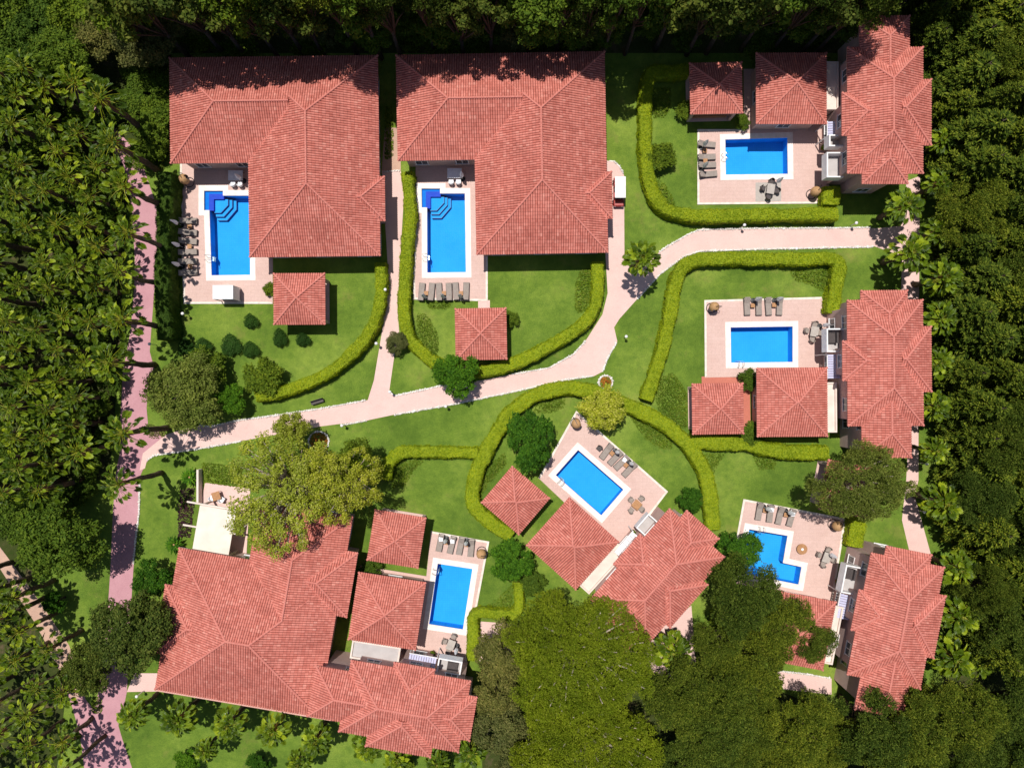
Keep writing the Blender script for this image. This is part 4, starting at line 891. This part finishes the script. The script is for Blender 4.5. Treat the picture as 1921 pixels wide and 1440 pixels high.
two(RW, 1880, [('right of the top right villa', -999, 200), ('right of the upper right patio', 200, 430), ('right of the upper right path end', 430, 570), ('right of the middle right villa', 570, 860), ('right of the lower right path', 860, 1040), ('right of the lower right villa', 1040, 9999)], 2, ('inner conifer', 'outer conifer'), 'top')
two(BR, 1400, [('under the huge pine flank', -999, 1330), ('left of the lower right villa', 1330, 1560), ('below the lower right villa', 1560, 1740), ('in the bottom right corner', 1740, 9999)], 1, ('upper dark pine', 'bottom edge pine'), 'left')
place_labels(TL, [('in the top left corner', -999, 150), ('left of the upper left villa', 150, 999)], 1, 'leafy tree', 'left')
place_labels(TRV, [('directly above the top right villa', -999, 9999)], 1, 'tall tree', 'left'); place_labels(CRV, [('beside the top right villa', -999, 9999)], 2, 'small dark conifer', 'top')
# understorey
BU = {}
for zone, lab, step in (([(-60,120),(230,150),(215,880),(140,940),(-60,960)], 'leafy bush under the palms of the left grove', 44), ([(300,20),(1600,20),(1560,105),(300,105)], 'bush in the shade of the top tree belt', 60), ([(1800,60),(1960,60),(1960,1250),(1830,1250)], 'bush under the conifers of the right hand wood', 70), ([(250,110),(316,110),(316,290),(270,300)], 'bush left of the upper left villa', 34)):
    for x, y in fill(zone, step, rf, 1500): BU.setdefault(lab, []).append((US.put(at(x, y), rf.random() * 6, lab, 'bush', lab.replace('bush', 'bushes', 1), (rf.uniform(.8, 1.4), rf.uniform(.8, 1.4), rf.uniform(.7, 1.3))), x, y))
BK = list(BU)
two(BU[BK[0]], 90, HB, 2, ('outer grove bush', 'inner grove bush'), 'top')
place_labels(BU[BK[1]], [(b_.replace('over', 'behind'), -999 if lo == 300 else lo, hi if hi != 1630 else 9999) for b_, lo, hi in BELT], 1, 'shaded bush', 'left')
place_labels(BU[BK[2]], [('in the wood right of the top right villa', -999, 430), ('in the wood right of the middle right villa', 430, 860), ('in the wood right of the lower right villa', 860, 9999)], 2, 'shaded bush', 'top')
place_labels(BU[BK[3]], [('left of the upper left villa', -999, 9999)], 2, 'bush', 'top')
SH = tree_kind(52, .9, .85, 40, .28, 150, .06, 'shrub_leaf', 'bark', flat=.8, name='round_shrub', r0=.05)
for i, (x, y, sx, sy) in enumerate([(474,603,.85,.85),(437,648,1.2,1.3),(474,656,.95,.95),(528,634,.8,1.1),(571,637,.85,.8),(386,648,1.0,.85),(354,652,1.0,1.1)]):
    SH.put(at(x, y), 0, ['shrub touching the lawn under the patio with pale flowers', 'largest clipped shrub on the upper left lawn, with pale flowers', 'round shrub just right of the largest clipped shrub', 'oval shrub left of the pavilion shadow', 'rounded shrub rightmost of the group, under the pavilion', 'smooth shrub left of the largest clipped shrub', 'shrub nearest the tall dark hedge'][i], 'shrub', 'clipped shrubs on the upper left lawn', (sx, sy, 1))
for x, y, s, lab, k in ((402, 692, 1.5, 'low spreading bush above the olive tree', US), (505, 706, 1.35, 'glossy leafy bush against the inside of the curved hedge', US), (748, 645, 1.0, 'silvery bush beside the narrow pink cross path', None), (1236, 300, 1.0, 'lone bush inside the upper right garden hedge', US), (1282, 212, .7, 'small upright bush left of the shaded pavilion', US), (1398, 712, .8, 'bush at the upper right corner of the red paved floor', US), (1405, 812, .9, 'bush at the lower right corner of the red paved floor', US), (1388, 235, .55, 'small bush at the corner of the upper right patio', US), (700, 1065, .8, 'bush squeezed between the lower left annexe and pavilion', US), (510, 545, .5, 'climbing bush at the left side of the first pavilion', US), (958, 600, .6, 'bush at the right side of the second pavilion', US), (1000, 1090, .9, 'bush below left of the diagonal annexe', US), (1235, 1120, .9, 'bush south of the diagonal villa', US), (1350, 1150, 1.0, 'green bush under the dark pines', US), (1322, 935, .7, 'bush between the hedge ring and the diagonal villa', US), (1575, 985, .0, '', None)):
    if s == 0: continue
    if k is None: k = GREY; k.put(at(x, y), 1, lab, 'bush', None, (.42, .42, .3))
    else: k.put(at(x, y), rf.random() * 6, lab, 'bush', None, (s, s, s))

# ------------------------------------------------------------------ furniture
def lounger():
    r = empty('sun_lounger', (0, 0, 0)); tilt = R(28)
    MB().bbox(-.31, -1.0, .28, .31, .32, .38).build('mattress', 'taupe_fabric', r, False)
    M = Matrix.Translation((0, .32, .30)) @ Matrix.Rotation(tilt, 4, 'X'); MB().bbox(-.31, 0, 0, .31, .72, .09, .03, M).build('backrest', 'taupe_fabric', r)
    MB().box(-.34, -1.02, .2, -.29, .95, .27).box(.29, -1.02, .2, .34, .95, .27).box(-.29, -1.02, .2, .29, -.97, .27).box(-.29, .9, .2, .29, .95, .27).build('frame', 'dark_rattan', r)
    for x in (-.315, .315):
        for y in (-.9, .8): MB().box(x - .025, y - .025, .0, x + .025, y + .025, .2).build('leg', 'dark_rattan', r)
    return r
LO = Kind(lounger)
def umbrella():
    r = empty('closed_umbrella', (0, 0, 0)); MB().tube([(0, 0, .05), (0, 0, 2.55)], .025, 6).build('pole', 'white_paint', r)
    MB().lathe([(.30, 0), (.30, .06), (.08, .09), (0, .09)], 14).build('base', 'dark_metal', r)
    mb = MB(); n = 16; prof = [(.10, .95), (.17, 1.1), (.20, 1.35), (.17, 1.8), (.10, 2.25), (.03, 2.6)]; vs = []; fs = []
    for rr, z in prof:
        for k in range(n): q = rr * (1.18 if k % 2 else .72); vs.append((q * math.cos(2 * math.pi * k / n), q * math.sin(2 * math.pi * k / n), z))
    for i in range(len(prof) - 1):
        for k in range(n): fs.append((i * n + k, i * n + (k + 1) % n, (i + 1) * n + (k + 1) % n, (i + 1) * n + k))
    mb.add(vs, fs).build('folded_canopy', 'white_fabric', r); return r
UM = Kind(umbrella)
def sidetable():
    r = empty('side_table', (0, 0, 0)); MB().bbox(-.23, -.23, .40, .23, .23, .44, .01).build('table_top', 'teak', r)
    for x in (-.19, .19):
        for y in (-.19, .19): MB().box(x - .02, y - .02, 0, x + .02, y + .02, .4).build('leg', 'dark_rattan', r)
    return r
ST = Kind(sidetable)
def towel():
    m_ = MB(); n = 7
    for i in range(n):
        for j in range(4): m_.v.append((-.22 + .44 * j / 3 + .02 * math.sin(i * 2 + j), -.35 + .7 * i / (n - 1), .03 * math.sin(i * 1.7 + j * 1.1)))
    for i in range(n - 1):
        for j in range(3): m_.f.append((i * 4 + j, i * 4 + j + 1, i * 4 + j + 5, i * 4 + j + 4))
    return m_.build('towel', 'white_fabric', None, True)
TW = Kind(towel)
SETS = {   # centre of each lounger, direction of the head (degrees clockwise from up in the picture), tables, umbrellas
 'A': (-90, [(353,414.5),(353,436),(353,452.5),(353,473),(353,490.5),(354,511.5)], [(356,425),(356,462.5),(357,500)], [(341,423),(344,464),(344,500)], 'left edge of the upper left patio', 'top'),
 'B': (180, [(791,548),(809.5,548),(824,548),(842.5,548),(855.5,547),(874.5,547)], [(799.5,550),(833,550),(865,550)], [(798,558),(833,558),(865,558)], 'lower edge of the second patio', 'left'),
 'C': (-90, [(1325,271),(1325,295),(1326,310),(1328,327)], [(1322,283),(1323,302)], [(1316,278),(1316,318)], 'left edge of the upper right patio', 'top'),
 'D': (0, [(1401,574),(1423,574),(1441,574),(1462,574)], [(1412,573),(1452,572)], [(1412,564),(1452,564)], 'upper edge of the middle right patio', 'left'),
 'E': (11, [(1424,958),(1444.5,962),(1462.5,966),(1484,970)], [(1435,957),(1474,965)], [(1432,950),(1473,957)], 'upper edge of the lower right patio', 'left'),
 'F': (41, [(1138,846),(1154.5,858),(1166,867),(1181,880)], [(1148,850),(1174,872)], [(1154,845),(1180,866)], 'upper right edge of the diagonal patio', 'left'),
 'G': (9, [(826,1017),(847.5,1021),(864,1023),(884,1026.5)], [(837,1017),(874.5,1021)], [(838,1009),(876,1013)], 'upper edge of the slanting patio', 'left')}
OR2 = ['first', 'second', 'third', 'fourth', 'fifth', 'sixth']
for k, (a, lo, ta, um, where, frm) in SETS.items():
    for i, (x, y) in enumerate(lo):
        p = at(x, y, .3); p.z = .06; LO.put(p, -R(a) + random.Random(i + ord(k)).uniform(-.1, .1), '%s grey lounger from the %s on the %s' % (OR2[i], frm, where), 'sun lounger', 'grey sun loungers by the pools')
        if (k == 'G' and i < 2) or (k == 'E' and i in (1, 3)) or (k == 'F' and i == 2):
            q = p + Vector((math.sin(R(a)) * .55, math.cos(R(a)) * .55, .55)); TW.put(q, -R(a) + .2, 'towel on the %s lounger from the %s, %s' % (OR2[i], frm, where), 'towel', 'white towels on the loungers')
    for i, (x, y) in enumerate(ta): p = at(x, y, .4); p.z = .06; ST.put(p, -R(a), '%s wooden table from the %s on the %s' % (OR2[i], frm, where), 'side table', 'small wooden side tables')
    for i, (x, y) in enumerate(um): p = at(x, y, 0); p.z = .06; UM.put(p, i, '%s folded umbrella from the %s on the %s' % (OR2[i], frm, where), 'umbrella', 'folded white umbrellas')
def chair(mat, nm='garden_chair'):
    def f():
        r = empty(nm, (0, 0, 0)); MB().bbox(-.27, -.26, .38, .27, .26, .47, .03).build('seat', mat, r)
        mb = MB(); n = 9
        for i in range(n - 1):
            for z0, z1, o in ((.40, .86, 0),):
                a0, a1 = math.pi * i / (n - 1), math.pi * (i + 1) / (n - 1); c = [(.32 * math.cos(t), .05 + .32 * math.sin(t) * .9) for t in (a0, a1)]; h0, h1 = [.25 + .22 * math.sin(t) for t in (a0, a1)]
                d = [(.27 * math.cos(t), .05 + .27 * math.sin(t) * .9) for t in (a0, a1)]
                mb.add([(*c[0], z0), (*c[1], z0), (*c[1], z0 + h1), (*c[0], z0 + h0), (*d[0], z0), (*d[1], z0), (*d[1], z0 + h1), (*d[0], z0 + h0)], [(0, 1, 2, 3), (7, 6, 5, 4), (3, 2, 6, 7)])
        mb.build('backrest', mat, r)
        for x in (-.23, .23):
            for y in (-.2, .24): MB().box(x - .02, y - .02, 0, x + .02, y + .02, .38).build('leg', 'dark_rattan', r)
        return r
    return Kind(f)
CHR, CHW = chair('taupe_fabric'), chair('white_fabric'); CHD = chair('dark_rattan')
def dtable(mat, w, l):
    def f():
        r = empty('dining_table', (0, 0, 0)); MB().bbox(-w, -l, .70, w, l, .75, .012).build('table_top', mat, r)
        for x in (-w + .1, w - .1):
            for y in (-l + .1, l - .1): MB().box(x - .03, y - .03, 0, x + .03, y + .03, .7).build('leg', 'dark_metal', r)
        return r
    return Kind(f)
DT, DTW, DTT = dtable('table_top_grey', .42, .55), dtable('white_fabric', .8, .55), dtable('teak', .45, .45)
def dining(px, py, a, kt, kc, lab, chairs, um=None):
    c = at(px, py, .6); c.z = .06; kt.put(c, -R(a), 'dining table ' + lab, 'dining table', 'patio dining tables')
    for i, (dx, dy, ra) in enumerate(chairs):
        M = Matrix.Rotation(-R(a), 3, 'Z'); p = c + M @ Vector((dx, dy, 0))
        kc.put(p, -R(a) + R(ra), '%s chair at the dining table %s' % (('upper', 'lower', 'left', 'right')[i] if len(chairs) == 4 else ('left', 'right', 'far')[i], lab), 'chair', 'patio dining chairs')
    if um: p = at(*um, 0); p.z = .06; UM.put(p, 1, 'folded white umbrella beside the dining table ' + lab, 'umbrella', 'folded white umbrellas')
C4 = [(0, .85, 0), (0, -.85, 180), (-.75, 0, 90), (.75, 0, -90)]
dining(443, 330, 0, DTW, CHW, 'under the eaves of the upper left villa', [(-.4, -.85, 180), (.4, -.85, 180)], (458, 340))
dining(853, 326, 0, DTW, CHW, 'under the eaves of the second villa', [(-.4, -.85, 180), (.4, -.85, 180)], (868, 336))
dining(1445, 355, 10, DT, CHD, 'on the wooden deck of the upper right patio', C4, (1452, 346))
dining(1527, 622, 10, DT, CHR, 'at the right end of the middle right patio', C4, (1537, 612))
dining(1550, 1045, 20, DT, CHR, 'on the lower right patio', C4, (1550, 1035))
dining(1194, 946, 41, DTT, CHR, 'below the diagonal pool', C4)
dining(846, 1208, 20, DT, CHR, 'below the slanting pool', C4[:3], (858, 1210))
poly_sheet('wooden_deck', gp([(1417,343),(1465,342),(1465,378),(1417,379)]), [], .066, 'table_top_grey', 0, 'structure')
def egg():
    r = empty('hanging_egg_chair', (0, 0, 0)); mb = MB(); n = 18; prof = [(math.sin(t) * .52, 1.15 - math.cos(t) * .62) for t in [math.pi * i / 12 for i in range(13)]]
    vs, fs = [], []
    for q, z in prof:
        for k in range(n): vs.append((q * math.cos(2 * math.pi * k / n), q * math.sin(2 * math.pi * k / n), z))
    for i in range(12):
        for k in range(n):
            if not (3 <= i <= 8 and (k in (12, 13, 14))): fs.append((i * n + k, i * n + (k + 1) % n, (i + 1) * n + (k + 1) % n, (i + 1) * n + k))
    mb.add(vs, fs).build('basket', 'wicker', r, True); MB().lathe([(0, .68), (.34, .72), (.36, .82), (0, .86)], 14).build('cushion', 'white_fabric', r, True)
    MB().lathe([(.50, .02), (.54, .05), (.50, .08), (.46, .05), (.50, .02)], 20).tube([(.5, 0, .05), (.72, 0, 1.0), (.55, 0, 1.9), (0, 0, 2.02), (0, 0, 1.76)], .03, 6).build('stand', 'dark_metal', r)
    return r
EG = Kind(egg)
for x, y, a, l in ((347, 337, 2, 'wicker egg chair at the top left corner of the upper left patio'), (1529, 360, 1, 'wicker egg chair at the lower right corner of the upper right patio'), (1339, 576, 0, 'wicker egg chair at the left end of the middle right patio'), (1570, 986, 1, 'wicker egg chair at the right corner of the lower right patio'), (1081, 794, 2, 'wicker egg chair at the top corner of the diagonal patio'), (903, 1038, 0, 'wicker egg chair at the right side of the slanting patio')):
    p = at(x, y, 1.1); p.z = .06; EG.put(p, a, l, 'egg chair', 'wicker egg chairs', 1.05)
# round fire bowl, armchair, cabana
r = empty('round_low_table', at(1502, 1028)); r.location.z = .06; tag(r, 'round brown low table on the lower right patio', 'low table'); MB().lathe([(.5, .28), (.58, .30), (.58, .34), (0, .34)], 24).build('table_top', 'teak', r); MB().lathe([(.3, 0), (.2, .15), (.3, .28)], 16).build('pedestal', 'dark_rattan', r); MB().lathe([(.0, .34), (.12, .35), (.15, .42), (.13, .42), (0, .37)], 12).build('bowl', 'white_paint', r)
CHD.put(at(1124, 840, .3) + Vector((0, 0, -.24)), R(-41), 'dark rattan armchair in tree shadow beside the diagonal patio loungers', 'armchair')
for p, l in (((402, 932), 'dining chair left on the terrace above the cream canopy'), ((420, 935), 'dining chair right on the terrace above the cream canopy')):
    CHW.put(at(*p) + Vector((0, 0, .06)), R(150), l, 'chair', 'chairs on the canopy terrace')
DTT.put(at(411, 928) + Vector((0, 0, .06)), .3, 'small table on the terrace above the cream canopy', 'table')
r = empty('cabana', at(434, 553)); r.location.z = .06; tag(r, 'white fabric cabana at the lower edge of the upper left patio', 'cabana')
MB().bbox(-1.1, -.75, 2.1, 1.1, .75, 2.2).build('canopy_roof', 'white_fabric', r)
for x in (-1.05, 1.05):
    for y in (-.7, .7): MB().box(x - .04, y - .04, 0, x + .04, y + .04, 2.1).build('post', 'white_paint', r)
MB().box(-1.0, .66, .3, 1.0, .69, 2.1).box(1.03, -.66, .3, 1.06, .66, 2.1).build('curtain', 'white_fabric', r); MB().bbox(-.95, -.6, .2, .95, .6, .5).build('daybed', 'white_fabric', r)
# pool ladders
def ladder():
    r = empty('pool_ladder', (0, 0, 0)); mb = MB()
    for x in (-.25, .25): mb.tube([(x, -.45, 0), (x, -.45, .55), (x, -.35, .75), (x, -.1, .8), (x, .1, .7), (x, .15, .5), (x, .16, -1.0)], .028, 6)
    mb.build('handrail', 'metal', r); s = MB()
    for z in (-.25, -.55, -.85): s.box(-.24, .12, z, .24, .22, z + .03)
    s.build('tread', 'metal', r); return r
LD = Kind(ladder)
for x, y, a, l in ((396, 485, 90, 'steel pool ladder at the left side of the upper left pool'), (801, 483, 90, 'steel pool ladder at the left side of the second pool'), (1360, 296, 90, 'steel pool ladder at the left end of the upper right pool'), (1387, 680.5, 0, 'steel pool ladder at the lower edge of the middle right pool'), (1425, 995, 191, 'steel pool ladder at the upper edge of the L-shaped pool'), (1053, 901, 41, 'steel pool ladder at the lower left side of the diagonal pool'), (820, 1070, 99, 'steel pool ladder at the left side of the slanting pool')):
    p = at(x, y); p.z = .09; LD.put(p, -R(a), l, 'pool ladder', 'steel pool ladders')
# lamps
def lamp():
    r = empty('garden_lamp', (0, 0, 0)); MB().tube([(0, 0, 0), (0, 0, 1.35)], .045, 8).build('post', 'metal', r); MB().lathe([(.1, 1.33), (.17, 1.42), (.17, 1.5), (.1, 1.58), (0, 1.6)], 12).build('lamp_head', 'white_paint', r, True); return r
LP = Kind(lamp)
for x, y, l in ((1397, 422, 'garden lamp under the upper right hedge, left one above the path'), (1607, 418, 'garden lamp near the right end of the upper right path'), (1494.6, 466, 'garden lamp on the lower edge of the upper right path'), (1175, 631, 'garden lamp on the lawn where the path bends at the centre'), (705.5, 644, 'garden lamp left of the narrow cross path near the curved hedge'), (722.6, 543, 'garden lamp beside the upper part of the narrow cross path'), (641, 798, 'garden lamp below the main path at the cross path'), (836, 762, 'garden lamp below the round dark tree'), (731, 735, 'garden lamp at the corner of cross path and main path'), (541, 779, 'garden lamp above the main path left of the cross path'), (280, 645, 'garden lamp right of the mauve path'), (256, 1306, 'leftmost of the three lamps below the lower left villa'), (425, 1337, 'middle of the three lamps below the lower left villa'), (595, 1363, 'rightmost of the three lamps below the lower left villa'), (1741, 766, 'garden lamp at the right wall of the middle right villa'), (1739, 870, 'garden lamp beside the path below the middle right villa'), (1735, 960, 'garden lamp beside the palm at the lower right path'), (342, 588, 'lamp at the lower left corner of the upper left patio')):
    p = at(x, y, 1.5); p.z = 0; LP.put(p, 0, l, 'garden lamp', 'garden lamps')
# golf cart
c = empty('golf_cart', at(1159, 360)); tag(c, 'golf cart with white roof parked beside the second villa', 'golf cart')
MB().bbox(-.58, -1.15, 1.78, .58, 1.15, 1.86, .03).build('roof', 'white_paint', c)
MB().bbox(-.55, -1.75, .25, .55, -.75, .72, .08).bbox(-.55, -.75, .25, .55, 1.2, .42, .03).bbox(-.55, .3, .42, .55, 1.3, .85, .05).build('body', 'cart_red', c)
MB().bbox(-.5, -.1, .5, .5, .4, .72, .04).bbox(-.5, .4, .7, .5, .52, 1.15, .03).build('seat', 'dark_rattan', c)
for x in (-.53, .53):
    for y in (-1.0, .95): MB().tube([(x, y, .8 if y > 0 else .7), (x, y * .92, 1.8)], .025, 6).build('roof_post', 'dark_metal', c)
MB().add([(-.5, -1.02, .75), (.5, -1.02, .75), (.5, -.95, 1.7), (-.5, -.95, 1.7)], [(0, 1, 2, 3)]).build('windscreen', 'window_glass', c)
for x in (-.52, .52):
    for y in (-1.25, .95):
        wh = MB().tube([(x - .09, y, .24), (x + .09, y, .24)], .24, 14).build('wheel', 'black_rubber', c); MB().tube([(x - .1, y, .24), (x + .1, y, .24)], .12, 10).build('rim', 'metal', wh)
for x in (-.38, .38): MB().tube([(x, -1.77, .55), (x, -1.73, .55)], .08, 10).build('headlight', 'white_paint', c)
# potted plants on the villa terraces, statue on the lawn
def pot():
    r = empty('potted_plant', (0, 0, 0)); MB().lathe([(.16, 0), (.24, .4), (.26, .42), (.21, .42), (.2, .36), (0, .36)], 12).build('pot', 'terracotta_floor', r, True)
    rng = np.random.default_rng(4); d = norm(rng.normal(size=(420, 3))); d[:, 2] = abs(d[:, 2]); quads('foliage', leaf_quads(d * .36 * rng.uniform(.6, 1.1, (420, 1)) + [0, 0, .45], d, .06, rng), 'bed_leaf', r); return r
PT = Kind(pot)
for x, y, l in ((1541, 280, 'potted plant at the terrace of the upper right villa'), (1546, 664, 'potted plant beside the pergola of the middle right villa'), (1568, 1088, 'potted plant beside the pergola of the lower right villa'), (1186, 997, 'potted plant between the balcony and pergola of the diagonal villa'), (1160, 1027, 'potted plant at the lower end of the diagonal pergola'), (812, 1222, 'potted plant beside the terrace below the slanting pool')):
    p = at(x, y); p.z = .06; PT.put(p, 0, l, 'potted plant', 'potted plants on the terraces')
r = empty('garden_bench', at(597, 753), .3); tag(r, 'dark garden bench on the lawn above the main path', 'bench'); MB().bbox(-.7, -.2, .38, .7, .2, .44, .01).build('seat', 'dark_rattan', r); MB().bbox(-.7, .18, .44, .7, .23, .85, .01).build('backrest', 'dark_rattan', r)
for x in (-.6, .6): MB().box(x - .04, -.18, 0, x + .04, .18, .38).build('leg', 'dark_rattan', r)
for o in bpy.data.objects:
    if 'm' in o.keys() and o.type == 'EMPTY': del o['m']
